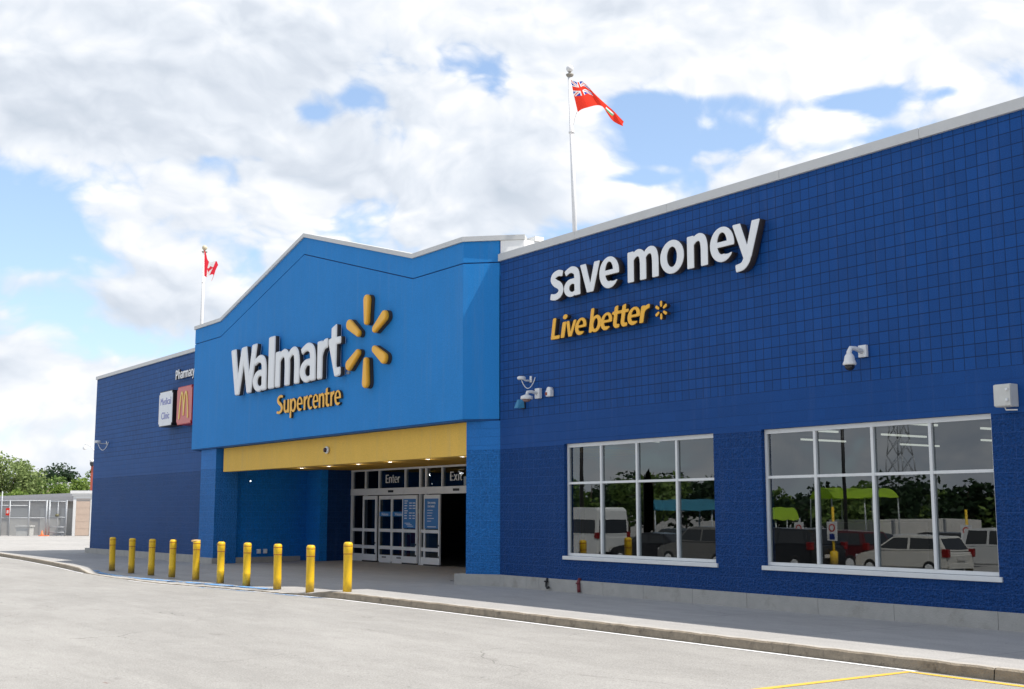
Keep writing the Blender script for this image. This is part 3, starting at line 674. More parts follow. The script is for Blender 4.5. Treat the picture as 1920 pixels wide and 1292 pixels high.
G = {
 'a': [('+', ell(.39, .29, .37, .31)), ('-', ell(.45, .28, .155, .135)), ('+', rib([(.09, .80), (.27, .88), (.45, .90), (.64, .80), (.70, .58), (.70, .3), (.715, 0)], [.19, .20, .23, .27, .29, .29, .29])), ('+', rct(.40, .44, .60, .60))],
 'e': [('+', ell(.48, .5, .48, .52)), ('-', ell(.48, .53, .19, .32)), ('+', rct(.20, .42, .94, .585)), ('-', [(.50, .42), (1.2, .42), (1.2, .30), (.885, .235), (.72, .195), (.60, .20), (.50, .24)])],
 'o': [('+', ell(.52, .5, .52, .52)), ('-', ell(.52, .5, .215, .31))],
 'n': [('+', rct(0, 0, SW, .98)), nar(0)], 'm': [('+', rct(0, 0, SW, .98)), nar(0), nar(.55)],
 'h': [('+', rct(0, 0, SW, 1.42)), nar(0)], 'r': [('+', rct(0, 0, SW, .98)), ('+', rib([(.18, .45), (.27, .74), (.42, .87), (.60, .885)], [.10, .22, .26, .25]))],
 'v': [('+', [(0, .98), (.31, .98), (.53, .30), (.74, .98), (1.04, .98), (.69, 0), (.35, 0)])],
 'y': [('+', [(0, .98), (.31, .98), (.55, .32), (.74, .98), (1.05, .98), (.70, -.06), (.40, -.06)]), ('+', rib([(.58, .06), (.50, -.14), (.36, -.27), (.10, -.31)], [.28, .27, .24, .22]))],
 's': [('+', rib([(.70, .86), (.46, .905), (.24, .84), (.185, .70), (.32, .57), (.52, .46), (.60, .30), (.50, .155), (.28, .095), (.04, .14)], [.20, .225, .24, .26, .27, .27, .26, .24, .225, .21]))],
 'i': [('+', rct(0, 0, SW, .98)), ('+', ell(.145, 1.27, .175, .16))], 'l': [('+', rct(0, 0, SW, 1.44))],
 't': [('+', [(.16, .30), (.45, .30), (.45, 1.32), (.16, 1.24)]), ('+', rct(0, .79, .70, .98)), ('+', rib([(.305, .42), (.31, .26), (.42, .115), (.70, .115)], [.29, .29, .25, .21]))],
 'b': [('+', ell(.56, .49, .46, .51)), ('-', ell(.53, .49, .18, .31)), ('+', rct(0, 0, SW, 1.44))],
 'p': [('+', ell(.56, .49, .46, .51)), ('-', ell(.53, .49, .18, .31)), ('+', rct(0, -.40, SW, .98))],
 'c': [('+', ell(.50, .5, .50, .52)), ('-', ell(.55, .5, .24, .31)), ('-', [(.60, .5), (.76, .83), (1.2, .95), (1.2, .05), (.76, .17)])],
 'u': [('+', rct(.57, 0, .86, .98)), ('+', rib([(.145, .98), (.145, .55), (.16, .30), (.32, .11), (.52, .14), (.70, .40)], [.29, .29, .27, .23, .20, .10]))],
 'L': [('+', rct(0, 0, .30, 1.32)), ('+', rct(0, 0, .80, .23))],
 'P': [('+', ell(.44, .92, .46, .42)), ('-', ell(.40, .92, .19, .21)), ('-', rct(-.3, .3, .12, 1.5)), ('+', rct(0, 0, .29, 1.34)), ('+', rct(.1, 1.11, .42, 1.34)), ('+', rct(.1, .50, .42, .71))],
 'S': [('+', rib([(.82, 1.20), (.54, 1.26), (.28, 1.18), (.19, .98), (.34, .79), (.60, .63), (.71, .41), (.60, .20), (.34, .11), (.04, .17)], [.22, .23, .25, .28, .29, .29, .28, .25, .23, .22]))],
 'E': [('+', rct(0, 0, .30, 1.34)), ('+', rct(0, 0, .82, .23)), ('+', rct(0, .57, .76, .78)), ('+', rct(0, 1.11, .82, 1.34))],
 'x': [('+', [(0, .98), (.33, .98), (1.0, 0), (.67, 0)]), ('+', [(.67, .98), (1.0, .98), (.33, 0), (0, 0)])],
 'W': [('+', [(0, 1.36), (.36, 1.36), (.66, .0), (.37, .0)]), ('+', [(.37, 0), (.66, 0), (1.10, 1.36), (.78, 1.36)]), ('+', [(.80, 1.36), (1.12, 1.36), (1.50, .0), (1.20, .0)]), ('+', [(1.20, 0), (1.50, 0), (1.86, 1.36), (1.52, 1.36)])],
}
def contours(ops, offv, rnd=0, h=.0145):
    X, Y = np.meshgrid(np.arange(-.25, 2.2, h), np.arange(-.6, 1.65, h)); D = np.full(X.shape, 9.0)
    for s, poly in ops:
        dd = psdf(X, Y, poly); D = np.minimum(D, dd) if s == '+' else np.maximum(D, -dd)
    if rnd:   # round the corners a little
        k = int(rnd)
        for _ in range(k):
            D = (D+np.roll(D, 1, 0)+np.roll(D, -1, 0)+np.roll(D, 1, 1)+np.roll(D, -1, 1))/5
    D = D - offv; ny, nx = D.shape; seg = {}
    def ip(j0, i0, j1, i1):
        a, b = D[j0, i0], D[j1, i1]; t = a/(a-b); return (round(X[j0, i0]+(X[j1, i1]-X[j0, i0])*t, 6), round(Y[j0, i0]+(Y[j1, i1]-Y[j0, i0])*t, 6))
    nxt = {}
    B = D < 0
    act = np.argwhere(~((B[:-1, :-1] == B[1:, :-1]) & (B[:-1, :-1] == B[:-1, 1:]) & (B[:-1, :-1] == B[1:, 1:])))
    for j, i in act:
        c = (B[j, i], B[j, i+1], B[j+1, i+1], B[j+1, i]); E_ = [(j, i, j, i+1), (j, i+1, j+1, i+1), (j+1, i+1, j+1, i), (j+1, i, j, i)]
        enter = []; leave = []
        for k in range(4):
            a, b = c[k], c[(k+1) % 4]
            if a and not b: leave.append(k)
            if b and not a: enter.append(k)
        def pt(k):
            j0, i0, j1, i1 = E_[k]
            if (j0, i0) > (j1, i1): j0, i0, j1, i1 = j1, i1, j0, i0
            return ip(j0, i0, j1, i1)
        for a, b in zip(leave, enter): nxt[pt(a)] = pt(b)
    loops = []
    while nxt:
        s0, cur = next(iter(nxt.items())); del nxt[s0]; lp = [s0]
        while cur in nxt: lp.append(cur); c2 = nxt.pop(cur); cur = c2
        if len(lp) > 12: loops.append(simplify(lp))
    return loops
def simplify(lp, eps=.0022):
    P = np.array(lp); n = len(P); far = int(np.argmax(np.hypot(*(P-P[0]).T)))
    def dp(a, b):
        if b-a < 2: return []
        A, Bp = P[a], P[b % n]; e = Bp-A; L = np.hypot(*e)+1e-12; Q = P[a+1:b]-A; dd = np.abs(Q[:, 0]*e[1]-Q[:, 1]*e[0])/L; k = int(np.argmax(dd))
        if dd[k] < eps: return []
        k = a+1+k; return dp(a, k)+[k]+dp(k, b)
    idx = [0]+dp(0, far)+[far]+dp(far, n); return [tuple(P[i]) for i in idx]
def curve_mesh(loops, extrude, bevel, seg=0):
    c = bpy.data.curves.new('outline', 'CURVE'); c.dimensions = '2D'; c.fill_mode = 'BOTH'; c.extrude = extrude; c.bevel_depth = bevel; c.bevel_resolution = seg
    for lp in loops:
        s = c.splines.new('POLY'); s.points.add(len(lp)-1); s.use_cyclic_u = True
        for i, p in enumerate(lp): s.points[i].co = (p[0], p[1], 0, 1)
    o = bpy.data.objects.new('outline', c); COL.objects.link(o)
    dg = bpy.context.evaluated_depsgraph_get(); me = bpy.data.meshes.new_from_object(o.evaluated_get(dg))
    bpy.data.objects.remove(o); bpy.data.curves.remove(c); return me
def place_mesh(name, me, x, y, z, mats, parent, flip=True, edge=.5):
    """curve in its XY plane -> stands on the wall facing -Y"""
    bm = BM(); bm.from_mesh(me); bpy.data.meshes.remove(me)
    for v in bm.verts: v.co = Vector((x+v.co.x, y-v.co.z, z+v.co.y))
    bm.normal_update()
    for f in bm.faces: f.material_index = 0 if abs(f.normal.y) > edge or len(mats) < 2 else 1
    return obj(name, bm, mats, parent)
GC = {}
def letter(ch, x0, x1, base, xh, yface, depth, mats, parent, offv=0, rnd=0, slant=0, bev=.012, narrow=None):
    offv = round(offv-bev/xh, 4); key = (ch, offv, rnd)
    if key not in GC: GC[key] = contours(G[ch], offv, rnd)
    L = GC[key]
    L = [[(p[0]+slant*p[1], p[1]) for p in lp] for lp in L]
    mn = min(p[0] for lp in L for p in lp); mx = max(p[0] for lp in L for p in lp)
    kx = (x1-x0-2*bev)/(mx-mn)
    # keep the pen's proportions: scale outline
    LL = [[((p[0]-mn)*kx, p[1]*xh) for p in lp] for lp in L]
    me = curve_mesh(LL, depth/2-bev, bev)
    return place_mesh('letter', me, x0+bev, yface+depth/2, base, mats, parent)
def word(chars, xs, base, xh, yface, depth, mats, parent, **k):
    for c, (a, b) in zip(chars, xs): letter(c, a, b, base, xh, yface, depth, mats, parent, **k)

GF = -.65
sg = thing('sign_lettering', 'big white raised lettering on the light blue gable, left of the amber burst', 'sign', (-11, GF, 5.66))
word('Walmart', [(-14.90, -12.74), (-13.00, -11.93), (-11.80, -11.33), (-11.26, -9.50), (-9.46, -8.38), (-8.28, -7.60), (-7.55, -6.78)], 5.66, 1.18, -.90, .20, [M_lw, M_dark], sg, offv=.0, rnd=1, bev=.034)
bm = BM(); 
for k in range(2): box(bm, -6.74+k*.09, -6.68+k*.09, -.70, -.655, 5.70, 5.78)
obj('trade_mark', bm, M_lwe, sg)
sp = thing('sunburst_emblem', 'amber burst of six rounded rays on the gable', 'emblem', (-5.35, GF, 5.1))
def ray_loops(r0, r1, w0, w1, ang, cx=0, cz=0):
    pts = []; n = 12
    for i in range(n+1):
        a = math.pi/2 - math.pi*i/n; pts.append((r1-w1/2+w1/2*math.cos(a), w1/2*math.sin(a)))
    for i in range(n+1):
        a = -math.pi/2 - math.pi*i/n; pts.append((r0+w0/2+w0/2*math.cos(a), w0/2*math.sin(a)))
    c, s = math.cos(ang), math.sin(ang); return [(cx+p[0]*c-p[1]*s, cz+p[0]*s+p[1]*c) for p in pts]
for a in (90, 30, -30, -90, -150, 150):
    me = curve_mesh([ray_loops(.50, 1.28, .12, .225, rad(a))], .02, .045, 1)
    o = place_mesh('ray', me, -5.35, -.81, 6.50, [M_lo, M_lo2], sp, edge=.75)
    me = curve_mesh([ray_loops(.45, 1.33, .225, .335, rad(a))], .045, .0, 0)
    place_mesh('ray_backing', me, -5.35, -.705, 6.50, [M_dark], o)
ss = thing('sign_lettering', 'small amber lettering under the big white lettering on the gable', 'sign', (-9.2, GF, 4.8))
X_ = [(-11.40, -10.95), (-10.89, -10.49), (-10.43, -9.98), (-9.93, -9.52), (-9.45, -9.17), (-9.18, -8.86), (-8.83, -8.45), (-8.42, -8.05), (-8.04, -7.72), (-7.66, -7.41), (-7.40, -6.99)]
word('Supercentre', X_, 4.83, .45, -.74, .085, [M_lo, M_dark], ss, rnd=2, bev=.006, offv=-.02)
sm = thing('sign_lettering', 'white raised words high on the dark blue wall above the amber slogan', 'sign', (5.6, 0, 6.6))
word('save', [(2.38, 2.88), (2.90, 3.50), (3.50, 4.19), (4.17, 4.84)], 6.60, .675, -.22, .18, [M_lw, M_dark], sm, rnd=1, bev=.010)
word('money', [(5.12, 6.10), (6.15, 6.86), (6.95, 7.54), (7.60, 8.26), (8.22, 8.93)], 6.60, .675, -.22, .18, [M_lw, M_dark], sm, rnd=1, bev=.010)
lb = thing('sign_lettering', 'small amber italic slogan under the white words on the dark blue wall', 'sign', (4, 0, 5.69))
word('Live', [(2.37, 2.71), (2.74, 3.00), (2.96, 3.32), (3.27, 3.68)], 5.69, .375, -.20, .13, [M_lo, M_dark], lb, rnd=10, bev=.010, slant=.17, offv=.0)
word('better', [(3.76, 4.20), (4.17, 4.57), (4.57, 4.86), (4.82, 5.12), (5.07, 5.48), (5.45, 5.79)], 5.69, .375, -.20, .13, [M_lo, M_dark], lb, rnd=10, bev=.010, slant=.17, offv=.0)
s2 = thing('sunburst_emblem', 'small amber burst at the end of the italic slogan', 'emblem', (6.13, 0, 5.7))
for a in (90, 30, -30, -90, -150, 150):
    me = curve_mesh([ray_loops(.075, .19, .045, .055, rad(a))], .05, .008, 0); place_mesh('ray', me, 6.13, -.14, 5.885, [M_lo, M_dark], s2)
ph = thing('sign_lettering', 'small white raised word at the top of the far wall beside the gable', 'sign', (-21.5, 0, 7))
word('Pharmacy', [(-22.42, -22.17), (-22.13, -21.90), (-21.87, -21.64), (-21.61, -21.43), (-21.42, -21.01), (-20.97, -20.78), (-20.76, -20.59), (-20.60, -20.40)], 6.95, .275, -.12, .08, [M_lw, M_dark], ph, rnd=1, bev=.004)

def text(name, body, x, y, z, size, material, parent, sx=1, offv=0, align='LEFT', ext=.003):
    c = bpy.data.curves.new('t', 'FONT'); c.body = body; c.size = size; c.offset = offv; c.extrude = ext; c.align_x = align
    o = bpy.data.objects.new('t', c); COL.objects.link(o); dg = bpy.context.evaluated_depsgraph_get()
    me = bpy.data.meshes.new_from_object(o.evaluated_get(dg)); bpy.data.objects.remove(o); bpy.data.curves.remove(c)
    bm = BM(); bm.from_mesh(me); bpy.data.meshes.remove(me)
    for v in bm.verts: v.co = Vector((x+v.co.x*sx, y-v.co.z, z+v.co.y))
    return obj(name, bm, material, parent)
tl = tag(obj('lettering', box(BM(), -14.0, -13.99, Y0-.014, Y0-.012, 2.78, 2.79), M_lw, fr), 'white word on the left transom pane')
word('Enter', [(-13.98, -13.78), (-13.74, -13.54), (-13.51, -13.38), (-13.35, -13.15), (-13.12, -12.98)], 2.77, .235, Y0-.03, .012, [M_lw], tl, rnd=1, bev=.001, offv=-.05)
tl = tag(obj('lettering', box(BM(), -9.6, -9.59, Y0-.014, Y0-.012, 2.78, 2.79), M_lw, fr), 'white word on the right transom pane')
word('Exit', [(-9.66, -9.46), (-9.43, -9.22), (-9.18, -9.11), (-9.08, -8.94)], 2.77, .235, Y0-.03, .012, [M_lw], tl, rnd=1, bev=.001, offv=-.05)
M_post = plain('poster_blue', (.045, .20, .50), .5); M_ink = plain('poster_print', (.75, .78, .82), .6)
for dd, xa, xb in ((dA, -14.36, -13.56), (dB, -13.42, -12.57)):
    g = BM(); box(g, xa, xb, Y0-.050, Y0-.044, 1.60, 1.76); st = obj('sticker', g, M_post, dd)
    text('lettering', 'Welcome', (xa+xb)/2, Y0-.054, 1.63, .135, M_ink, dd, .9, .002, 'CENTER', .001)
def poster(dd, xa, xb, kind):
    y = Y0-.157
    g = BM(); box(g, xa, xb, y, y+.005, 1.20, 2.20); obj('poster', g, M_post, dd)
    if kind == 0:
        g = BM(); rr = random.Random(5)
        for blk in (2.06, 1.72):
            for k in range(3):
                for cxx in (0, .32, .55):
                    x = xa+.10+cxx; w_ = rr.uniform(.14, .19); box(g, x, x+w_, y-.004, y-.001, blk-.09*k-.02, blk-.09*k+.015)
            box(g, xa+.10, xa+.32, y-.004, y-.001, blk+.055, blk+.09)
        for k in range(3): box(g, xa+.12+k*.1, xa+.5+k*.1, y-.004, y-.001, 1.36-.05*k, 1.38-.05*k)
        obj('poster_print', g, M_ink, dd)
    else:
        text('lettering', 'Save money.\nLive better.', xa+.2, y-.002, 2.03, .12, M_ink, dd, .85, .003, 'LEFT', .001)
        g = BM(); rr = random.Random(9)
        for k in range(5): box(g, xa+.18, xa+.18+rr.uniform(.25, .45), y-.004, y-.001, 1.80-.09*k, 1.82-.09*k)
        box(g, xa+.2, xb-.12, y-.004, y-.001, 1.25, 1.275); obj('poster_print', g, M_ink, dd)
poster(dC, -12.50, -11.65, 0); poster(dD, -11.06, -10.2, 1)

# light-box signs
def light_box(x0, x1, z0, z1, m_face, m_side, label):
    t = thing('light_box_sign', label, 'sign', ((x0+x1)/2, 0, z0))
    bm = BM(); box(bm, x0, x1, -.44, -.01, z0, z1)
    es = [e for e in bm.edges if abs((e.verts[0].co-e.verts[1].co).y) > .1]; bmesh.ops.bevel(bm, geom=es, offset=.10, segments=5, affect='EDGES')
    obj('housing', bm, m_side, t)
    bm = BM(); box(bm, x0+.03, x1-.03, -.455, -.445, z0+.03, z1-.03); es = [e for e in bm.edges if abs((e.verts[0].co-e.verts[1].co).y) > .005 and abs((e.verts[0].co-e.verts[1].co).x) < .001 and abs((e.verts[0].co-e.verts[1].co).z) < .001]
    bmesh.ops.bevel(bm, geom=es, offset=.09, segments=5, affect='EDGES'); obj('face_panel', bm, m_face, t)
    return t
t = light_box(-23.28, -21.70, 5.09, 6.49, plain('sign_face_white', (.76, .78, .80), .3), M_black, 'white light box sign with blue words on the far wall')
text('lettering', 'Medical', -22.48, -.458, 5.95, .40, plain('sign_ink_blue', (.16, .18, .50), .5), t, 1.0, 0, 'CENTER', .003); text('lettering', 'Clinic', -22.48, -.458, 5.38, .40, MATS['sign_ink_blue'], t, 1.0, 0, 'CENTER', .003)
t = light_box(-21.26, -19.62, 5.06, 6.52, plain('sign_face_red', (.58, .10, .09), .3), plain('sign_side_red', (.45, .01, .02), .4), 'red light box sign with a yellow arched letter beside the gable')
me = curve_mesh([rib([(-.42, 0), (-.38, .45), (-.30, .85), (-.20, 1.02), (-.10, .85), (-.03, .45), (0, .12)], [.11, .10, .085, .075, .085, .09, .095]), rib([(.42, 0), (.38, .45), (.30, .85), (.20, 1.02), (.10, .85), (.03, .45), (0, .12)], [.11, .10, .085, .075, .085, .09, .095])], .006, 0)
# two arches overlap at the middle: contour them as one outline
bpy.data.meshes.remove(me)
arch = [('+', rib([(.10, 0), (.15, .45), (.24, .85), (.35, 1.02), (.46, .85), (.53, .45), (.56, .12)], [.11, .10, .09, .08, .09, .09, .095])), ('+', rib([(1.02, 0), (.97, .45), (.88, .85), (.77, 1.02), (.66, .85), (.59, .45), (.56, .12)], [.11, .10, .09, .08, .09, .09, .095]))]
L_ = contours(arch, .0, 1)
me = curve_mesh(L_, .008, 0); place_mesh('lettering', me, -21.03, -.466, 5.27, [plain('sign_yellow', (.85, .60, .12), .4)], t)

# ------------------------------------------------------------------ wall fittings
def dome_loop(x, z, label, s=1.0):
    t = thing('security_camera', label, 'camera', (x, -.3, z))
    bm = BM(); lathe(bm, [(.10*s, z), (.13*s, z+.02), (.13*s, z+.08*s), (.09*s, z+.105*s)], (x, -.36*s, 0)); obj('housing', bm, M_cam, t, smooth=False)
    bm = BM(); box(bm, x-.02, x+.05, -.03, -.002, z-.05, z+.10, .006); tube(bm, [(x, -.02, z-.01), (x, -.2*s, z-.01), (x, -.30*s, z+.02)], .022); obj('bracket', bm, M_cam, t)
    P = []; 
    for k in range(15):
        a = math.pi*k/14; P.append((x-.02+.26*(k/14)*s, -.34*s+(.34*s-.01)*k/14, z+.0-.30*math.sin(a)**.8*s+.06*(k/14)))
    bm = BM(); tube(bm, P, .014*s, 8); obj('conduit', bm, M_cam, t)
dome_loop(1.33, 4.86, 'white dome camera with a looped conduit, upper of the pair beside the gable', .78)
dome_loop(-31.35, 4.83, 'tiny white dome camera with a looped conduit on the far wall', 1.15)
x, z = 1.60, 4.50
t = thing('security_camera', 'white mushroom camera on a wall arm below the looped conduit camera', 'camera', (x, 0, z))
bm = BM(); box(bm, x-.01, x+.17, -.09, -.002, z-.10, z+.14, .012); obj('back_plate', bm, M_cam, t)
bm = BM(); tube(bm, [(x+.08, -.08, z+.02), (x+.07, -.24, z+.05), (x+.05, -.34, z+.04), (x+.05, -.36, z-.04)], .038, 12); obj('arm', bm, M_cam, t)
bm = BM(); lathe(bm, [(.04, z-.02), (.14, z-.06), (.15, z-.12), (.13, z-.135)], (x+.05, -.36, 0)); obj('housing', bm, M_cam, t)
bm = BM(); lathe(bm, [(.11, z-.136), (.08, z-.18), (.03, z-.195)], (x+.05, -.36, 0)); obj('dome', bm, plain('dome_brown', (.25, .15, .13), .2), t)
x, z = 2.13, 4.47
t = thing('alarm_horn', 'small rounded white alarm horn on the dark blue wall', 'alarm', (x, 0, z))
bm = BM(); box(bm, x-.08, x+.10, -.12, -.002, z-.06, z+.09, .025); lathe(bm, [(.075, -.10), (.075, -.003)], (x+.01, 0, z+.09), 20, 'y'); obj('housing', bm, M_cam, t)
bm = BM(); box(bm, x-.07, x-.01, -.135, -.121, z-.03, z+.04, .005); obj('lens', bm, M_str, t)
x, z = 1.02, 4.22
t = thing('wall_light', 'small turquoise wedge shaped light on the wall beside the gable', 'wall light', (x, 0, z))
bm = BM(); vs = [(x-.11, -.20, z), (x+.04, -.20, z), (x+.0, -.14, z+.20), (x-.06, -.14, z+.20)]; vb = [(x-.10, -.04, z), (x+.10, -.04, z), (x+.06, -.04, z+.21), (x-.04, -.04, z+.21)]
V = [bm.verts.new(p) for p in vs+vb]
for f in ((0, 1, 2, 3), (7, 6, 5, 4), (0, 4, 5, 1), (1, 5, 6, 2), (2, 6, 7, 3), (3, 7, 4, 0)): bm.faces.new([V[i] for i in f])
obj('shade', bm, plain('turquoise_paint', (.035, .22, .40), .5), t)
bm = BM(); box(bm, x-.03, x+.10, -.04, -.002, z-.02, z+.24, .01); obj('bracket', bm, M_black, t)
x, z = 10.96, 4.46
t = thing('security_camera', 'large white hanging dome camera on a wall arm above the right window', 'camera', (x, 0, z))
bm = BM(); box(bm, x+.02, x+.19, -.07, -.002, z-.05, z+.16, .014); obj('back_plate', bm, M_cam, t)
bm = BM(); tube(bm, [(x+.10, -.06, z+.05), (x+.09, -.22, z+.09), (x+.07, -.32, z+.09), (x+.07, -.36, z+.02), (x+.07, -.36, z-.02)], [.045, .04, .04, .045, .05], 14); obj('arm', bm, M_cam, t)
bm = BM(); lathe(bm, [(.045, z+.0), (.08, z-.05), (.095, z-.13), (.115, z-.175), (.115, z-.20), (.095, z-.205)], (x+.07, -.36, 0), 28); obj('housing', bm, M_cam, t)
bm = BM(); lathe(bm, [(.088, z-.206), (.082, z-.25), (.052, z-.29), (.012, z-.30)], (x+.07, -.36, 0), 28); obj('dome', bm, M_dome, t)
x0, x1, z0, z1 = 13.63, 13.91, 3.36, 3.71
t = thing('electrical_box', 'pale grey electrical box with two latches above the corner of the right window', 'electrical box', (x0, 0, z0))
bm = BM(); box(bm, x0, x1, -.20, -.005, z0, z1, .014); obj('housing', bm, plain('box_grey', (.62, .62, .58), .5, dirt=.2), t)
bm = BM(); box(bm, x0+.0, x1-.0, -.225, -.203, z0+.012, z1-.012, .01); obj('cover', bm, MATS['box_grey'], t)
for zz in (z0+.10, z0+.26):
    bm = BM(); box(bm, x1-.07, x1-.03, -.25, -.226, zz-.02, zz+.02, .006); obj('latch', bm, M_alud, t)
bm = BM(); tube(bm, [(x0+.1, -.1, z0+.01), (x0+.12, -.1, z0-.04), (x0+.3, -.08, z0-.05)], .012, 8); obj('cable', bm, M_alud, t)
x, z = -8.55, 3.60
t = thing('security_camera', 'small dome camera set in the yellow beam over the entrance', 'camera', (x, -.34, z))
bm = BM(); lathe(bm, [(.10, -.33), (.11, -.38), (.10, -.40)], (x, 0, z), 22, 'y'); obj('housing', bm, M_cam, t)
bm = BM(); lathe(bm, [(.075, -.401), (.06, -.45), (.02, -.47)], (x-.02, 0, z), 18, 'y'); obj('dome', bm, plain('dome_purple', (.05, .02, .03), .15), t)
# fittings in the recess
x, y, z = -17.17, .9, 2.86
t = thing('wall_light', 'small round fitting with a glowing centre on the side wall of the entrance recess', 'wall light', (x, y, z))
bm = BM(); lathe(bm, [(.035, 0), (.035, .05), (.03, .06)], (x, y, z), 14, 'x'); obj('housing', bm, M_cam, t)
bm = BM(); lathe(bm, [(.025, .061), (.015, .07)], (x, y, z), 12, 'x'); obj('lens', bm, plain('glow_disc', (.9, .97, 1), .3, emit=2.5), t)  # bright spot on the wall built as a glowing disc
for i, y in enumerate((1.35, 1.62)):
    x = -17.02-.187*y-.02
    t = thing('outlet_box', ('left' if i == 0 else 'right')+' of the two small grey outlet boxes low on the recess side wall', 'outlet box', (x, y, .28), 'outlet boxes in the recess')
    bm = BM(); box(bm, x, x+.09, y-.07, y+.07, .26, .42, .012); obj('housing', bm, M_alud, t)
    bm = BM(); box(bm, x+.091, x+.10, y-.045, y+.045, .29, .39, .003); obj('cover', bm, M_cam, t)
for (x, mt, lab, kind) in ((2.06, M_black, 'small black bent pipe stub at the foot of the wall under the left window', 0), (3.22, plain('maroon_pipe', (.16, .02, .025), .5), 'short dark red pipe at the foot of the wall under the left window', 1)):
    t = thing('pipe_stub', lab, 'pipe', (x, -.1, 0))
    bm = BM()
    if kind == 0: tube(bm, [(x-.03, -.06, .27), (x-.02, -.10, .20), (x, -.12, .10), (x+.05, -.13, .06), (x+.10, -.12, .08)], .028, 10)
    else: tube(bm, [(x-.04, -.04, .31), (x-.03, -.085, .24), (x, -.10, .10), (x+.01, -.10, .02)], .038, 10)
    obj('pipe', bm, mt, t)
    bm = BM(); lathe(bm, [(.05, 0), (.05, .03)], (x-.03, -.10, .19 if kind == 0 else .20), 12); obj('collar', bm, mt, t)

# ------------------------------------------------------------------ flagpoles and flags
def pole(x0, z0, x1, z1, y, label, r):
    t = thing('flagpole', label, 'flagpole', (x0, y, z0))
    bm = BM(); tube(bm, [(x0, y, z0), (x1, y, z1-.15)], [r, r*.8], 16); obj('pole', bm, M_pole, t)
    bm = BM(); lathe(bm, [(r*.8, z1-.16), (r*1.5, z1-.11), (r*1.65, z1-.08), (r*.6, z1-.05), (r*.6, z1-.01)], (x1, y, 0), 18); obj('truck', bm, plain('pole_truck', (.30, .28, .24), .5), t)
    bm = BM(); bmesh.ops.create_uvsphere(bm, u_segments=18, v_segments=12, radius=r*1.5)
    for v in bm.verts: v.co += Vector((x1, y, z1+r*1.2))
    obj('ball', bm, M_pole if y < 1.8 else plain('ball_gold', (.62, .55, .38), .35), t, smooth=True)
    return t
p1 = pole(1.20, 7.42, .985, 12.93, 1.5, 'tall white flagpole on the roof behind the dark blue wall', .062)
bm = BM(); lathe(bm, [(.075, 11.28), (.075, 11.33)], (1.045, 1.5, 0), 14); tube(bm, [(1.10, 1.42, 11.25), (1.39, 1.40, 11.72)], .008, 6)
obj('halyard', bm, M_pole, p1)
p2 = pole(-25.44, 7.42, -25.33, 13.0, 2.0, 'smaller white flagpole with a gold ball behind the far wall', .075)
bm = BM(); tube(bm, [(-25.22, 1.93, 12.85), (-25.22, 1.93, 11.0), (-25.3, 1.93, 8.5)], .010, 6); tube(bm, [(-25.34, 1.93, 11.55), (-25.15, 1.93, 11.53)], .02, 6)
obj('halyard', bm, M_pole, p2)
def catm(pts, t):
    n = len(pts)-1; s = min(n-1e-6, max(0, t*n)); i = int(s); k = s-i
    P = [np.array(pts[max(0, min(n, j))], float) for j in (i-1, i, i+1, i+2)]; a, b, c, e = P
    return .5*((2*b)+(-a+c)*k+(2*a-5*b+4*c-e)*k*k+(-a+3*b-3*c+e)*k**3)
def flag(T, B, y, yf, pick, mats, name, label, nu=96, nv=60):
    bm = BM(); V = []
    for i in range(nu+1):
        u = i/nu; a = catm(T, u); b = catm(B, u); col = []
        for j in range(nv+1):
            v = j/nv; p = b+(a-b)*v; col.append(bm.verts.new((p[0], y+yf(u, v), p[1])))
        V.append(col)
    for i in range(nu):
        for j in range(nv):
            f = bm.faces.new((V[i][j], V[i+1][j], V[i+1][j+1], V[i][j+1])); f.smooth = True; f.material_index = pick((i+.5)/nu, (j+.5)/nv)
    return tag(obj(name, bm, mats, None, (float(T[0][0]), y, float(B[0][1])), weld=False), label, 'flag')
def pick_mb(u, v):   # red ensign: union canton, small green and white shield on the fly
    if u < .5 and v > .48:
        s = u/.5; t = (v-.48)/.52; ds = abs(s-.5); dt = abs(t-.5)*.6
        if ds < .09 or dt < .075: return 0
        if ds < .145 or dt < .115: return 2
        dg = min(abs((t-.5)-(s-.5)), abs((t-.5)+(s-.5)))
        if dg < .03: return 0
        if dg < .12: return 2
        return 1
    if .70 < u < .80 and .35 < v < .72: return 3 if v < .55 else 2
    return 0
flag([(1.11, 12.66), (1.30, 12.55), (1.50, 12.47), (1.72, 12.40), (2.12, 11.99), (2.53, 11.57), (2.85, 11.28), (3.12, 11.02)],
     [(1.40, 11.72), (1.55, 11.77), (1.78, 11.76), (2.10, 11.70), (2.44, 11.57), (2.60, 11.36), (2.80, 11.10), (3.03, 10.94)], 1.42,
     lambda u, v: .07*math.sin(u*7.5+v*1.6)*min(1, u*4) + .02*math.sin(u*21+v*5)*u, pick_mb, [M_fr, M_fb, M_fw, M_fg], 'flag', 'red ensign with a union canton blowing right from the tall flagpole')
def pick_ca(u, v):
    if u < .36 or u > .62: return 0
    cx, cy = (u-.5)/.16, (v-.5)/.30
    if abs(cx)+abs(cy) < .75 or (abs(cx) < .95 and abs(cy-.1) < .18) or (abs(cx) < .08 and -1.1 < cy < 0): return 0
    return 1
flag([(-25.10, 12.95), (-24.70, 12.56), (-24.30, 12.26), (-23.95, 12.26), (-23.62, 12.16), (-23.30, 11.98)],
     [(-25.02, 11.78), (-24.84, 11.72), (-24.66, 11.68), (-24.36, 11.70), (-24.10, 11.70), (-24.25, 11.42)], 1.9,
     lambda u, v: .06*math.sin(u*9+v*2)*min(1, u*4), pick_ca, [M_fcr, M_fw], 'flag', 'limp red and white maple leaf flag on the smaller flagpole')

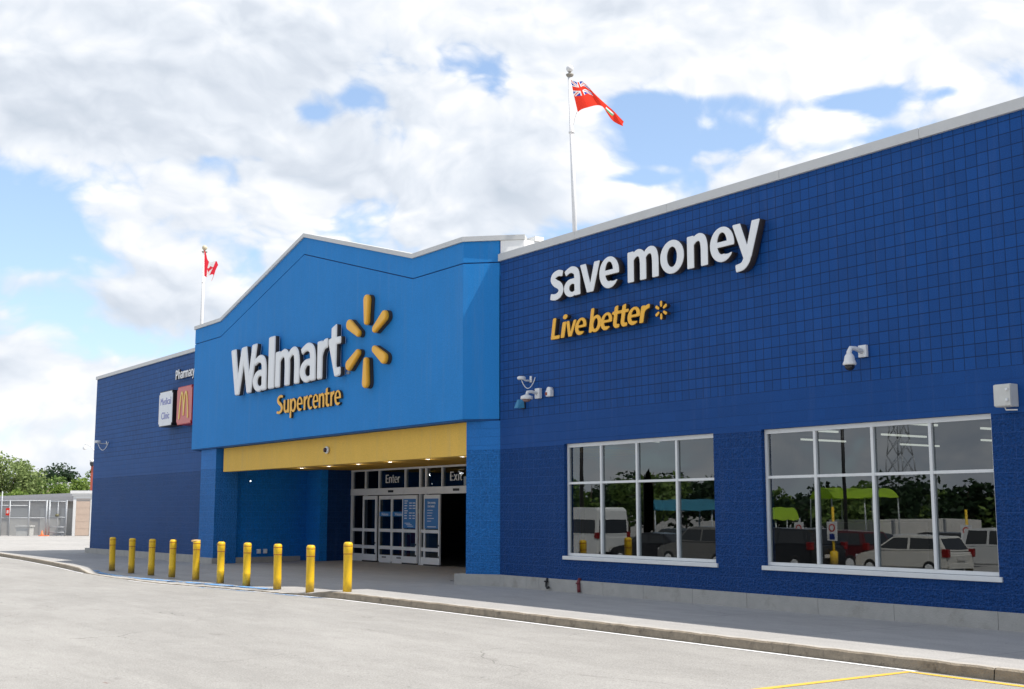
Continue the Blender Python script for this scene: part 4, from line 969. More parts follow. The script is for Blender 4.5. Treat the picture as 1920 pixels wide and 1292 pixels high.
# ------------------------------------------------------------------ bollards
def bollard(seam):
    t = thing('bollard', 'x', 'bollard', (0, 0, 0), 'yellow bollards across the entrance')
    r = .100; H = 1.11; prof = [(r, 0)]
    if seam: prof += [(r, .29), (r+.006, .31), (r-.003, .335)]
    else: prof += [(r-.001, .3)]
    prof += [(r-.003, H-.262), (r+.001, H-.258), (r+.003, H-.10), (r+.003, H-.055), (r-.004, H-.028), (r-.02, H-.010), (r-.045, H-.002), (.01, H)]
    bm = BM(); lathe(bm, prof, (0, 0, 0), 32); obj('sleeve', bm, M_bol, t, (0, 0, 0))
    for zz, rr in ((H-.272, r+.001), (H-.098, r+.0045)):
        bm = BM(); lathe(bm, [(rr, zz), (rr+.0015, zz+.003), (rr+.0015, zz+.013), (rr, zz+.016)], (0, 0, 0), 32); obj('stripe', bm, M_str, t, (0, 0, 0))
    return t
def copy_tree(o, parent=None):
    c = o.copy(); COL.objects.link(c); c.parent = parent
    for ch in list(o.children): copy_tree(ch, c)
    return c
spots = [(-17.01, -.19), (-15.01, -.19), (-13.13, -.18), (-11.30, -.165), (-9.37, -.15), (-7.55, -.15), (-5.78, -.14), (-3.87, -.13), (-2.05, -.12), (-.17, -.01)]
labs = ['leftmost yellow bollard of the row, farthest from the doors', 'second yellow bollard from the left, in front of the far wall', 'third yellow bollard from the left, with a low sleeve seam', 'fourth yellow bollard from the left, with a low sleeve seam',
        'fifth yellow bollard from the left, with a peeled flared cap', 'sixth yellow bollard from the left, with a chipped cap before the recess corner', 'seventh yellow bollard from the left, before the recess side wall', 'eighth yellow bollard from the left, beside the outlet boxes',
        'ninth yellow bollard from the left, at the end of the kerb', 'rightmost yellow bollard, standing before the glass doors']
pA = bollard(False); pB = bollard(True)
for i, (x, z) in enumerate(spots):
    seam = i in (2, 3, 6, 5)
    src = pB if seam else pA
    o = src if (i == 0 or i == 2) else copy_tree(src)
    o.location = (x, -4.0, z); o.rotation_euler.z = i*1.3; o['label'] = labs[i]
    if i not in (4,): o.rotation_euler.x = rad([.6, -.9, .5, 1.0, 0, -.6, .7, -.5, .9, -.2][i])
    if i == 4:
        bm = BM(); x0_, y0_ = x, -4.0; lathe(bm, [(.104, z+1.075), (.125, z+1.10), (.12, z+1.118), (.03, z+1.125)], (x0_-.025, y0_-.01, 0), 20)
        for v in bm.verts:
            if v.co.x < x0_-.08: v.co.x -= .05; v.co.z -= .015
        pc_ = obj('peeled_cap', bm, plain('bollard_cap_peel', (.80, .52, .20), .5), None, (x0_, y0_, z)); o.rotation_euler = (0, 0, 0); pc_.parent = o; pc_.location = (0, 0, 0)
    if i == 5:
        o.rotation_euler = (0, 0, 0)
        bm = BM(); box(bm, x-.055, x-.005, -4.115, -4.098, z+1.00, z+1.05, .006); pc_ = obj('chip', bm, plain('chip_grey', (.18, .17, .18), .7), None, (x, -4.0, z)); pc_.parent = o; pc_.location = (0, 0, 0)

# ------------------------------------------------------------------ far yard at the left
def at(px_, py_, dep): return Vector((24.52, -16.97, 1.79)) + (F + R*((px_-960)/f_px) - U*((py_-646)/f_px))*dep
YO = Vector((-73.97, 8.55, -.13)); RX = Vector((R.x, R.y, 0)).normalized(); FY = Vector((hx, hy, 0))
def L(a, b, z): p = YO+RX*a+FY*b; return (p.x, p.y, z)      # a: metres right, b: metres away, seen from the store front
def lbox(bm, a0, a1, b0, b1, z0, z1, mi=0, za=None, L=L):
    zt = za or (z1, z1)
    V = [bm.verts.new(L(a, b, z)) for a, b, z in ((a0, b0, z0), (a1, b0, z0), (a1, b1, z0), (a0, b1, z0), (a0, b0, zt[0]), (a1, b0, zt[1]), (a1, b1, zt[1]), (a0, b1, zt[0]))]
    for f in ((0, 1, 2, 3), (7, 6, 5, 4), (0, 4, 5, 1), (1, 5, 6, 2), (2, 6, 7, 3), (3, 7, 4, 0)): bm.faces.new([V[i] for i in f]).material_index = mi
def L2(a, b, z): k = 1+b/94; p = at(85+a*24.3, 1004, 94*k); return (p.x, p.y, z)
g0 = -.13
sh = thing('storage_shed', 'long low grey shed with wide doors behind the wire fence', 'shed', tuple(YO+FY*3))
bm = BM(); lbox(bm, -9, 1.75, 3, 9, g0, 2.75); obj('wall', bm, plain('shed_wall', (.34, .32, .29), .8), sh)
bm = BM(); lbox(bm, -9.3, 1.8, 2.6, 2.95, 2.55, 2.9, 0, (2.55, 3.0)); lbox(bm, -9.3, 1.8, 2.96, 9.4, 2.76, 3.2, 0, (2.78, 3.25)); obj('roof', bm, plain('shed_roof', (.36, .36, .37), .6, .2), sh)
for a0, a1 in ((-4.1, -2.4), (-1.6, -.1), (.1, 1.5)):
    bm = BM(); lbox(bm, a0, a1, 2.94, 2.99, g0, 2.0); 
    obj('door', bm, plain('shed_door', (.42, .41, .38), .7), sh)
ks = thing('yard_kiosk', 'beige kiosk with a stepped white cornice beside the corner of the store', 'kiosk', tuple(YO+RX*3))
bm = BM(); lbox(bm, 1.85, 6.5, .6, 5, g0, 2.75); obj('wall', bm, plain('kiosk_wall', (.55, .50, .45), .8), ks)
bm = BM()
for k, (z0, z1, o_) in enumerate(((2.75, 2.95, .02), (2.96, 3.12, .12), (3.13, 3.36, .22))): lbox(bm, 1.85-o_, 6.6, .6-o_, 5.0, z0, z1)
obj('cornice', bm, M_white, ks)
bm = BM(); lbox(bm, 1.86, 2.08, .50, .59, g0, 2.74); lbox(bm, 3.2, 3.42, .50, .59, g0, 2.74); lbox(bm, 3.5, 4.1, .50, .59, g0, 2.0); obj('post', bm, M_white, ks)
bm = BM()
for k in range(5): lbox(bm, 2.10, 3.18, .52, .58, g0+.03+k*.53, g0+.03+k*.53+.515)
obj('roller_door', bm, plain('roller_door_tan', (.62, .48, .38), .7), ks)
pl = thing('brick_pillar', 'narrow brick red pillar behind the far corner of the store', 'pillar', L2(3.45, 3, g0))
bm = BM(); lbox(bm, 3.28, 3.85, 6.0, 6.6, g0, 5.75, L=L2); obj('shaft', bm, plain('brick_red', (.42, .10, .065), .8), pl)
bm = BM(); lbox(bm, 3.42, 3.98, 5.8, 6.7, 5.76, 6.1, L=L2); obj('cap_box', bm, M_cam, pl)
cc = thing('security_camera', 'white gooseneck camera over the brick red pillar', 'camera', L2(3.5, 5.9, 6.1))
A_ = [Vector(L2(a, 5.9, z)) for a, z in ((3.62, 6.1), (3.62, 6.45), (3.45, 6.75), (3.2, 7.10), (2.95, 7.25), (2.75, 7.25), (2.72, 7.15))]
bm = BM(); tube(bm, A_, .055, 10); obj('arm', bm, M_cam, cc)
bm = BM(); p = Vector(L2(2.72, 5.9, 0)); lathe(bm, [(.06, 7.15), (.14, 7.05), (.15, 6.9), (.10, 6.82)], (p.x, p.y, 0), 14); obj('housing', bm, M_cam, cc)
bm = BM(); p = Vector(L2(3.33, 5.6, 0)); lathe(bm, [(.16, 5.78), (.16, 5.62), (.12, 5.50), (.04, 5.42)], (p.x, p.y, 0), 14); t = thing('security_camera', 'dark dome camera hanging beside the top of the brick red pillar', 'camera', (p.x, p.y, 5.8)); obj('dome', bm, M_dome, t)
bm = BM(); lathe(bm, [(.17, 5.79), (.17, 5.98)], (p.x, p.y, 0), 14); obj('housing', bm, M_cam, t)
fe = thing('chain_link_fence', 'galvanised chain link fence with gates round the yard at the left', 'fence', L(-1, 0, g0))
M_galv = plain('galvanised', (.40, .42, .44), .5, .3)
for a in (-4.6, -4.05, -3.5, -2.85, -1.35, .0, .22, 1.55):
    bm = BM(); tube(bm, [L(a, 0, g0), L(a, 0, 2.62 if a > -3 else 3.3)], .045 if a != .0 else .06, 8); obj('post', bm, M_galv, fe)
bm = BM()
for z in (1.25, 2.58): tube(bm, [L(-9, 0, z), L(-.02, 0, z)], .03, 6)
for z in (2.2,): tube(bm, [L(-9, .02, z), L(-1.4, .02, z)], .03, 6)
obj('rail', bm, M_galv, fe)
bm = BM()
for z in (.15, .55, 1.30, 2.50): tube(bm, [L(.24, 0, z), L(1.5, 0, z)], .03, 6)
tube(bm, [L(.88, 0, g0), L(.88, 0, 2.55)], .035, 6); tube(bm, [L(1.48, 0, g0), L(1.48, 0, 2.55)], .03, 6); tube(bm, [L(.27, 0, g0), L(.27, 0, 2.55)], .03, 6)
ga = tag(obj('gate', bm, M_galv, fe), 'double leaf wire gate')
bm = BM(); p = L(.85, -.06, 0); lathe(bm, [(.10, 1.36), (.14, 1.42), (.14, 1.5), (.08, 1.56)], (p[0], p[1], 0), 10); obj('lock', bm, plain('lock_brown', (.14, .13, .07), .6), ga)
bm = BM(); quad(bm, [L(-9, .03, g0), L(1.55, .03, g0), L(1.55, .03, 2.6), L(-9, .03, 2.6)]); obj('wire_mesh', bm, mesh_fence_mat('chain_link'), fe)
t = thing('traffic_cone', 'small orange cone standing at the foot of the wire fence', 'cone', L(-.15, -.3, g0))
bm = BM(); p = L(-.15, -.3, 0); lathe(bm, [(.14, g0), (.11, g0+.10), (.03, g0+.42)], (p[0], p[1], 0), 12); obj('cone', bm, plain('cone_orange', (.85, .18, .05), .5), t)
bm = BM(); lbox(bm, -.35, .35, -.5, -.1, g0, g0+.06); obj('base', bm, MATS['cone_orange'], t)
t = thing('yard_sign', 'small red sign on the wire fence at the left edge', 'sign', L(-3.0, -.06, 1.6))
bm = BM(); lbox(bm, -3.12, -2.85, -.08, -.05, 1.45, 2.0); obj('panel', bm, M_fr, t)
bm = BM(); lbox(bm, -3.06, -2.91, -.086, -.082, 1.6, 1.85); obj('symbol', bm, M_fw, t)
cr = thing('storage_crate', 'low white crate standing behind the wire fence', 'crate', L(-2.2, 1, g0))
bm = BM(); lbox(bm, -2.6, -1.55, .8, 1.6, g0, .55); lbox(bm, -2.68, -1.48, .72, 1.68, .552, .68); obj('body', bm, plain('crate_white', (.60, .60, .57), .6), cr)
# background house roofs between the trees
hb = thing('far_house', 'small pale house roof just showing between the far trees', 'house', L2(.8, 45, g0))
bm = BM(); lbox(bm, -1.2, 3.0, 45, 50, g0, 4.35, L=L2); obj('wall', bm, plain('house_wall', (.50, .42, .25), .8), hb)
bm = BM(); lbox(bm, -1.35, 3.15, 44.8, 50.2, 4.36, 5.05, L=L2); obj('roof', bm, plain('house_roof', (.65, .65, .63), .7), hb)

# ------------------------------------------------------------------ trees
M_bark = plain('bark', (.09, .065, .045), .9, 0, .3, 8)
def tree(base, H, rx, rz, crown_z, n, leaf, material, label, group=None, seed=1, spread=1.0, clumps=16):
    rr = random.Random(seed); t = thing('tree', label, 'tree', base, group); bx, by, bz = base
    bm = BM(); tr = max(.10, H*.020)
    tube(bm, [(bx, by, bz), (bx+.1, by, bz+H*.3), (bx-.05, by+.1, bz+H*.6), (bx, by, bz+H*.85)], [tr, tr*.75, tr*.5, tr*.15], 8)
    C_ = []
    for k in range(clumps):
        th = rr.uniform(0, 2*math.pi); ph_ = math.acos(rr.uniform(-.75, 1)); q_ = rr.uniform(.35, .95)
        c = Vector((bx+rx*q_*math.sin(ph_)*math.cos(th), by+rx*q_*math.sin(ph_)*math.sin(th), bz+crown_z+rz*q_*math.cos(ph_)*(1 if rr.random() > .1 else 1.1)))
        C_.append((c, rr.uniform(.22, .42)*rx*spread))
        s_ = bz+rr.uniform(.25, .6)*H; tube(bm, [(bx, by, s_), ((bx+c.x)/2, (by+c.y)/2, (s_+c.z)/2+.2), tuple(c)], [tr*.35, tr*.22, tr*.08], 5)
    obj('trunk', bm, M_bark, t)
    verts = []; faces = []
    for i in range(n):
        c, r = C_[rr.randrange(len(C_))]
        v = Vector((rr.gauss(0, 1), rr.gauss(0, 1), rr.gauss(0, 1))).normalized()*r*rr.uniform(.45, 1.08); v.z *= .75; p = c+v
        a = Vector((rr.gauss(0, 1), rr.gauss(0, 1), rr.gauss(0, .6))).normalized(); b = a.cross(Vector((rr.gauss(0, 1), rr.gauss(0, 1), rr.gauss(0, 1)))).normalized(); s = leaf*rr.uniform(.6, 1.3); k = len(verts)
        verts += [p-a*s, p+b*s*.55, p+a*s, p-b*s*.55]; faces.append((k, k+1, k+2, k+3))
    me = bpy.data.meshes.new('crown'); me.from_pydata([tuple(v-Vector(base)) for v in verts], [], faces); me.materials.append(material)
    o = bpy.data.objects.new('crown', me); COL.objects.link(o); o.parent = t
    return t
L_mid = leaf_mat('leaf_mid', [(.045, .09, .02), (.12, .20, .045), (.24, .33, .09)]); L_dark = leaf_mat('leaf_dark', [(.010, .026, .012), (.022, .05, .02), (.045, .085, .03)])
L_lime = leaf_mat('leaf_lime', [(.07, .13, .02), (.17, .26, .05), (.28, .36, .09)]); L_olive = leaf_mat('leaf_olive', [(.09, .13, .04), (.20, .27, .09), (.32, .39, .16)])
def lp(a, b): p = L2(a, b, g0); return (p[0], p[1], -1.0)
tree(lp(-3.6, 18), 7.0, 3.3, 2.6, 5.2, 5200, .17, L_olive, 'tall olive green tree at the left edge behind the shed', 'trees beyond the yard', 1, 1.1, 24)
tree(lp(-5.8, 21), 6.6, 3.6, 2.8, 4.9, 4200, .17, L_mid, 'mid green tree partly cut by the left edge', 'trees beyond the yard', 21, 1.1, 22)
tree(lp(.6, 60), 8.0, 3.9, 1.9, 5.9, 6000, .22, L_dark, 'dark round crowned tree far behind the lighter bushes', 'trees beyond the yard', 2, 1.25, 26)
tree(lp(-.5, 24), 6.3, 2.5, 1.8, 4.5, 3800, .15, L_mid, 'bushy green tree in front of the dark round one', 'trees beyond the yard', 3, 1.1, 18)
tree(lp(2.6, 26), 6.0, 2.1, 1.7, 4.5, 3400, .15, L_lime, 'yellow green bush right of the pale house roof', 'trees beyond the yard', 4, 1.1, 18)
tree(lp(4.4, 22), 7.9, 2.0, 2.9, 4.9, 3600, .12, L_mid, 'airy slender tree next to the store corner', 'trees beyond the yard', 5, .85, 26)
tree(lp(-2.6, 14), 4.6, 1.8, 1.0, 3.5, 2400, .13, L_lime, 'low lime green shrub tree rising over the shed roof', 'trees beyond the yard', 6, 1.1, 14)
tree(lp(1.2, 20), 5.0, 2.0, 1.1, 4.0, 2600, .14, L_lime, 'low yellow green shrub tree in front of the pale house', 'trees beyond the yard', 7, 1.1, 14)
tree(lp(-9.5, 26), 8.5, 4.0, 3.0, 5.6, 3000, .2, L_mid, 'tree beyond the left edge behind the shed', 'trees beyond the yard', 8, 1.1, 18)

# ------------------------------------------------------------------ the car park across the drive: seen mirrored in the windows
def car(x, y, ang, paint_c, kind, label, cat='car', grp='vehicles in the car park mirrored in the windows'):
    z0 = road_z(x, y); t = thing('parked_'+('van' if kind == 'van' else 'pickup' if kind == 'pickup' else 'car'), label, cat, (x, y, z0), grp)
    t.rotation_euler.z = ang
    Wd = {'van': 2.0, 'pickup': 1.95, 'suv': 1.9, 'hatch': 1.72, 'sedan': 1.8}[kind]/2
    prof = {'hatch': [(-1.95, .32), (-2.0, .85), (-1.85, .95), (1.15, .90), (1.75, .78), (1.95, .60), (1.95, .30)], 'sedan': [(-2.3, .32), (-2.32, .9), (-2.1, 1.0), (1.2, .92), (2.1, .76), (2.3, .55), (2.3, .30)],
            'suv': [(-2.3, .36), (-2.35, 1.05), (-2.25, 1.12), (1.3, 1.06), (2.15, .92), (2.3, .7), (2.3, .34)], 'pickup': [(-2.9, .5), (-2.92, 1.12), (.0, 1.14), (1.7, 1.14), (2.6, 1.05), (2.75, .8), (2.75, .45)],
            'van': [(-2.9, .35), (-2.95, 1.25), (-2.9, 1.3), (2.0, 1.3), (2.75, 1.05), (2.95, .75), (2.95, .35)]}[kind]
    cab = {'hatch': [(-1.9, .94), (-1.55, 1.46), (-.2, 1.52), (.35, 1.44), (1.2, .91)], 'sedan': [(-1.7, .98), (-1.05, 1.40), (.1, 1.46), (.5, 1.38), (1.35, .92)], 'suv': [(-2.2, 1.12), (-1.95, 1.70), (.0, 1.76), (.5, 1.68), (1.25, 1.07)],
           'pickup': [(-.35, 1.13), (-.2, 1.80), (.9, 1.86), (1.2, 1.78), (1.95, 1.13)], 'van': [(-2.92, 1.28), (-2.88, 2.45), (-2.7, 2.58), (1.3, 2.58), (1.6, 2.45), (2.35, 1.28)]}[kind]
    mp = plain('car_paint_'+label.split()[0]+label.split()[1], paint_c, .22, 0, .03, 2)
    def shell(bm, P, w0, w1, mi=0):
        n = len(P); zs = [p[1] for p in P]; lo, hi = min(zs), max(zs)
        A = [[bm.verts.new((p[0], s*(w0+(w1-w0)*(p[1]-lo)/(hi-lo)), p[1])) for p in P] for s in (-1, 1)]
        bm.faces.new(A[0]).material_index = mi; bm.faces.new(A[1][::-1]).material_index = mi
        for i in range(n): f = bm.faces.new((A[0][i], A[1][i], A[1][(i+1) % n], A[0][(i+1) % n])); f.material_index = mi
    def local(name, bm, mt):
        bmesh.ops.recalc_face_normals(bm, faces=bm.faces)
        me = bpy.data.meshes.new(name); bm.to_mesh(me); bm.free(); me.materials.append(mt); o = bpy.data.objects.new(name, me); COL.objects.link(o); o.parent = t; return o
    bm = BM(); shell(bm, prof, Wd, Wd*.98)
    if kind == 'pickup': box(bm, -2.85, -.4, -Wd*.93, Wd*.93, 1.141, 1.15)
    es = [e for e in bm.edges]; bmesh.ops.bevel(bm, geom=es, offset=.05, segments=2, affect='EDGES'); local('body', bm, mp)
    bm = BM(); shell(bm, cab, Wd*.95, Wd*(.78 if kind != 'van' else .90)); bmesh.ops.bevel(bm, geom=bm.edges[:], offset=.035, segments=2, affect='EDGES'); local('cabin', bm, mp)
    # side and rear glass: thin panels just proud of the cabin
    gl = plain('car_glass', (.012, .014, .016), .05, spec=.8)
    lo = min(p[1] for p in cab); hi = max(p[1] for p in cab); w0, w1 = Wd*.95, Wd*(.78 if kind != 'van' else .90)
    a0, a1 = cab[0][0], cab[-1][0]; bot = lo+.10 if kind != 'van' else 1.38; tp_ = hi-.12 if kind != 'van' else 2.0
    def wy(z): return w0+(w1-w0)*(z-lo)/(hi-lo)
    def xr(z): return np.interp(z, [cab[0][1], cab[1][1]], [cab[0][0], cab[1][0]])
    def xf(z): return np.interp(z, [cab[-1][1], cab[-2][1]], [cab[-1][0], cab[-2][0]])
    for s in (-1, 1):
        xa, xb, xc, xd = xr(bot)+.22, xr(tp_)+.18, xf(tp_)-.12, xf(bot)-.14; m1 = (xa+xd)/2
        for (p0, p1, p2, p3) in (((xa, bot), (m1-.05, bot), (m1-.05, tp_), (xb, tp_)), ((m1+.05, bot), (xd, bot), (xc, tp_), (m1+.05, tp_))):
            bm = BM(); A = [bm.verts.new((p[0], s*(wy(p[1])+.006), p[1])) for p in (p0, p1, p2, p3)]; bm.faces.new(A); local('side_window', bm, gl)
    for which in ('rear_window', 'windscreen'):
        xx = xr if which == 'rear_window' else xf; dx = -.008 if which == 'rear_window' else .008
        bm = BM(); A = [bm.verts.new((float(xx(z))+dx, s*(wy(z)-.10), z)) for s, z in ((-1, bot), (1, bot), (1, tp_), (-1, tp_))]; bm.faces.new(A); local(which, bm, gl)
    wr = {'hatch': .30, 'sedan': .32, 'suv': .36, 'pickup': .40, 'van': .34}[kind]; L0, L1 = prof[0][0]*.64, prof[-1][0]*.66
    for wxp in (L0, L1):
        for s in (-1, 1):
            bm = BM(); lathe(bm, [(wr*.9, -.11), (wr, -.08), (wr, .08), (wr*.9, .11)], (wxp, s*(Wd-.10), wr), 22, 'y'); wh = local('wheel', bm, M_black)
            bm = BM(); lathe(bm, [(wr*.6, -.02), (wr*.55, .02)], (wxp, s*(Wd+.012), wr), 14, 'y'); rm = local('rim', bm, M_alud); rm.parent = wh
    for s in (-1, 1):
        zt = prof[1][1]
        bm = BM(); box(bm, prof[1][0]-.03, prof[1][0]+.22, s*(Wd-.12)+(-.03 if s > 0 else -.135), s*(Wd-.12)+(.135 if s > 0 else .03), zt-.12, zt+(.18 if kind in ('suv', 'van', 'hatch') else .02), .02); local('tail_light', bm, plain('tail_red', (.22, .008, .008), .2))
        bm = BM(); box(bm, prof[-2][0]-.22, prof[-2][0]+.01, s*(Wd-.25)-.18, s*(Wd-.25)+.20, prof[-2][1]-.02, prof[-2][1]+.13, .02); local('headlight', bm, plain('lamp_clear', (.7, .7, .72), .1))
    bm = BM(); box(bm, prof[0][0]-.065, prof[0][0]-.02, -Wd*.9, Wd*.9, .32, .52, .02); box(bm, prof[-1][0]+.02, prof[-1][0]+.06, -Wd*.9, Wd*.9, .3, .5, .02); local('bumper', bm, M_black if kind != 'hatch' else mp)
    bm = BM(); box(bm, prof[0][0]-.075, prof[0][0]-.066, -.26, .26, .62 if kind != 'pickup' else .8, .75 if kind != 'pickup' else .92); local('number_plate', bm, M_cw)
    return t
def mir(px_, dep):   # ground spot that the window mirrors at this direction and path length
    p = at(px_, 960, dep); return p.x, -p.y
def putcar(px_, dep, ang, c, kind, label, cat='car'):
    x, y = mir(px_, dep); return car(x, y, rad(ang), c, kind, label, cat)
putcar(1070, 60, 180, (.72, .72, .70), 'van', 'white high roofed van in the car park', 'van')
putcar(1225, 56, 176, (.015, .015, .018), 'sedan', 'black saloon beside the white van')
putcar(1320, 52, 182, (.16, .155, .145), 'suv', 'taupe people carrier mirrored in the left window')
putcar(1262, 68, 180, (.05, .06, .07), 'suv', 'charcoal wagon behind the black saloon')
putcar(1700, 45, 178, (.62, .60, .55), 'hatch', 'cream hatchback mirrored in the right window')
putcar(1832, 46, 0, (.66, .66, .65), 'pickup', 'white crew pickup truck at the right of the car park', 'pickup')
putcar(1462, 48, 184, (.02, .022, .025), 'suv', 'black glossy wagon mirrored at the left of the right window')
putcar(1560, 53, 180, (.09, .012, .015), 'suv', 'maroon tall wagon behind the sign posts')
putcar(1630, 61, 2, (.02, .025, .03), 'suv', 'black dusty wagon in the second row')
putcar(1500, 66, 180, (.03, .035, .05), 'sedan', 'navy blue saloon in the second row')
putcar(1745, 64, 180, (.03, .03, .032), 'suv', 'graphite tall wagon in the second row')
putcar(1850, 70, 0, (.10, .10, .11), 'sedan', 'grey low saloon in the third row')
putcar(1690, 74, 180, (.55, .55, .55), 'sedan', 'silver low saloon in the third row')
def canopy(px0, px1, dep, zt, col, label, w_=6):
    xa, ya = mir(px0, dep); xb, yb = mir(px1, dep); dv = Vector((xb-xa, yb-ya)); Ln = dv.length; dv /= Ln; nv = Vector((-dv.y, dv.x)); z0 = road_z(xa, ya)
    t = thing('shade_canopy', label, 'canopy', (xa, ya, z0)); mt = plain('canopy_'+label.split()[0], col, .6)
    bm = BM(); n = 12; rows = []
    for i in range(n+1):
        a = math.pi*(.12+.76*i/n); o_ = -math.cos(a)*w_/2; h = zt-1.1+1.1*math.sin(a)
        rows.append([bm.verts.new((xa+dv.x*k*Ln/8+nv.x*o_, ya+dv.y*k*Ln/8+nv.y*o_, h-.06*(k % 2))) for k in range(9)])
    for a, b in zip(rows, rows[1:]):
        for k in range(8): bm.faces.new((a[k], a[k+1], b[k+1], b[k]))
    bmesh.ops.solidify(bm, geom=bm.faces[:], thickness=.03); obj('fabric', bm, mt, t, weld=False)
    for k in (0, .5, 1):
        for o_ in (-w_*.42, w_*.42):
            bm = BM(); px_, py_ = xa+dv.x*k*Ln+nv.x*o_, ya+dv.y*k*Ln+nv.y*o_; tube(bm, [(px_, py_, z0), (px_, py_, zt-.75)], .05, 8); obj('post', bm, M_galv, t)
canopy(1215, 1420, 78, 2.55, (.06, .30, .42), 'turquoise arched canopy across the car park')
canopy(1535, 1655, 84, 3.4, (.45, .65, .04), 'lime green canopy across the car park', 7)
canopy(1395, 1480, 76, 2.0, (.40, .60, .04), 'lime low canopy beside the turquoise one', 4)
for k, (pa, pb, dep) in enumerate(((1550, 1650, 88), (1655, 1745, 92), (1750, 1815, 96))):
    xa, ya = mir(pa, dep); xb, yb = mir(pb, dep); ang = math.atan2(yb-ya, xb-xa); Ln = math.hypot(xb-xa, yb-ya); z0 = road_z(xa, ya)-.3
    t = thing('shipping_container', ('nearest', 'middle', 'farthest')[k]+' of the white containers across the car park', 'container', (xa, ya, z0), 'white containers across the car park'); t.rotation_euler.z = ang
    bm = BM(); box(bm, 0, Ln*.97, 0, 2.4, .1, 2.5, .03)
    for i in range(int(Ln/.3)): box(bm, .1+i*.3, .22+i*.3, -.03, -.001, .2, 2.4)
    for i in range(int(Ln/.3)): box(bm, .1+i*.3, .22+i*.3, 2.401, 2.43, .2, 2.4)
    me = bpy.data.meshes.new('body'); bm.to_mesh(me); bm.free(); me.materials.append(M_cw); o = bpy.data.objects.new('body', me); COL.objects.link(o); o.parent = t
    bm = BM(); box(bm, -.06, -.002, .1, 1.18, .15, 2.4); box(bm, -.06, -.002, 1.22, 2.3, .15, 2.4); me = bpy.data.meshes.new('door'); bm.to_mesh(me); bm.free(); me.materials.append(M_lwe); o = bpy.data.objects.new('door', me); COL.objects.link(o); o.parent = t
def park_sign(px_, dep, yellow, label):
    x, y = mir(px_, dep); z0 = road_z(x, y); t = thing('parking_sign', label, 'sign', (x, y, z0))
    bm = BM(); tube(bm, [(x, y, z0), (x, y, z0+2.1 if not yellow else z0+2.5)], .03 if not yellow else .05, 8); obj('post', bm, M_bol if yellow else M_galv, t)
    if yellow:
        bm = BM(); lathe(bm, [(.16, z0), (.16, z0+.8), (.10, z0+.85)], (x, y, 0), 14); obj('base_sleeve', bm, M_bol, t)
    bm = BM(); box(bm, x-.24, x+.24, y+.05, y+.065, z0+1.25, z0+1.95, .004); obj('panel', bm, M_white, t)
    bm = BM(); lathe(bm, [(.15, .066), (.15, .070)], (x, y, z0+1.72), 20, 'y'); obj('red_ring', bm, M_fr, t)
    bm = BM(); lathe(bm, [(.10, .071), (.10, .074)], (x, y, z0+1.72), 20, 'y'); obj('ring_centre', bm, M_white, t)
    bm = BM(); box(bm, x-.12, x+.12, y+.066, y+.070, z0+1.30, z0+1.50); obj('blue_symbol', bm, M_fb, t)
park_sign(1491, 47, False, 'no parking sign on a thin grey post across the drive'); park_sign(1553, 46, True, 'parking sign on a yellow post across the drive'); park_sign(1805, 47, True, 'parking sign on a yellow post beside the white pickup')
for px_, dep, h, lab in ((1085, 72, 9.5, 'dark light pole mirrored in the left window'), (1580, 78, 10.5, 'dark light pole mirrored in the right window')):
    x, y = mir(px_, dep); z0 = road_z(x, y); t = thing('light_pole', lab, 'light pole', (x, y, z0))
    bm = BM(); tube(bm, [(x, y, z0), (x, y, z0+h)], [.14, .09], 10); obj('pole', bm, M_black, t)
    bm = BM(); box(bm, x-.7, x-.1, y-.2, y+.2, z0+h, z0+h+.14, .03); box(bm, x+.1, x+.7, y-.2, y+.2, z0+h, z0+h+.14, .03); obj('lamp_head', bm, M_black, t)
x, y = mir(1200, 64); z0 = road_z(x, y); t = thing('feather_flag', 'tall dark feather flag across the car park', 'flag', (x, y, z0))
bm = BM(); tube(bm, [(x, y, z0), (x, y, z0+3.4), (x+.1, y, z0+4.4), (x+.5, y, z0+4.8)], .025, 8); obj('pole', bm, M_black, t)
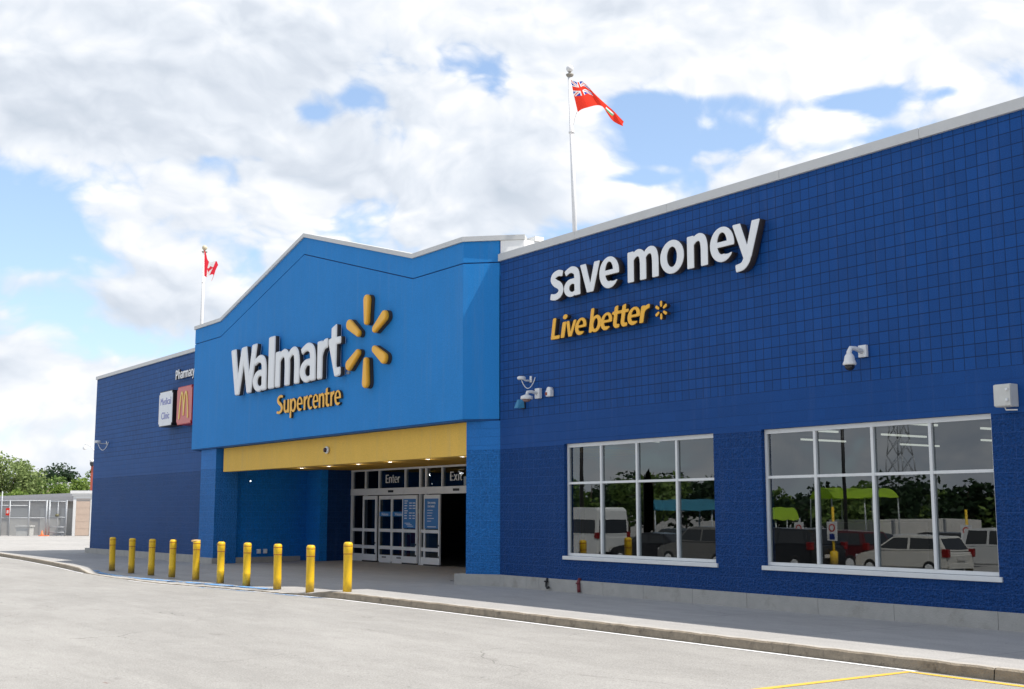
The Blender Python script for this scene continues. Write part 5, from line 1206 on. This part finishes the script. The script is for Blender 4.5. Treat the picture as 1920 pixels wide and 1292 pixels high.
bm = BM(); pts = [(x+.03, y, z0+1.2), (x+.75, y, z0+1.6), (x+.85, y, z0+3.6), (x+.5, y, z0+4.78), (x+.12, y, z0+4.35), (x+.03, y, z0+3.3)]; quad(bm, pts); bmesh.ops.solidify(bm, geom=bm.faces[:], thickness=.01); obj('cloth', bm, M_black, t)
x, y = mir(1690, 190); z0 = -1.2; t = thing('power_pylon', 'lattice power pylon far beyond the car park', 'pylon', (x, y, z0))
bm = BM(); H = 26
for k in range(9):
    za, zb = z0+H*k/9, z0+H*(k+1)/9; wa, wb = 2.2*(1-k/10), 2.2*(1-(k+1)/10)
    for (a, b) in (((-1, -1), (1, -1)), ((1, -1), (1, 1)), ((1, 1), (-1, 1)), ((-1, 1), (-1, -1))):
        tube(bm, [(x+a[0]*wa, y+a[1]*wa, za), (x+a[0]*wb, y+a[1]*wb, zb)], .10, 4); tube(bm, [(x+a[0]*wa, y+a[1]*wa, za), (x+b[0]*wb, y+b[1]*wb, zb)], .06, 4); tube(bm, [(x+b[0]*wa, y+b[1]*wa, za), (x+a[0]*wb, y+a[1]*wb, zb)], .06, 4)
obj('lattice', bm, M_galv, t)
for zz, ln in ((z0+17, 5.5), (z0+21, 4.5), (z0+25, 3.5)):
    bm = BM(); tube(bm, [(x-ln, y, zz), (x, y, zz+.8), (x+ln, y, zz)], .12, 4); obj('cross_arm', bm, M_galv, t)
rr = random.Random(31)
for i in range(17):
    px_ = 1000+i*58+rr.uniform(-12, 12); dep = 105+rr.uniform(0, 22)+(12 if px_ < 1400 else 0); x, y = mir(px_, dep); H = rr.uniform(4.6, 6.4) if px_ > 1420 else rr.uniform(5.5, 8.0)
    kinds = ['narrow', 'broad', 'leaning', 'rounded', 'ragged', 'low', 'tall', 'dense', 'sparse']
    tree((x, y, -1.1), H, rr.uniform(3.4, 4.8), H*.40, H*.56, 1500, .34, (L_dark, L_mid, L_dark)[i % 3], 'tree in the dark row at the back of the car park', 'trees behind the car park', 40+i, 1.15, 14)
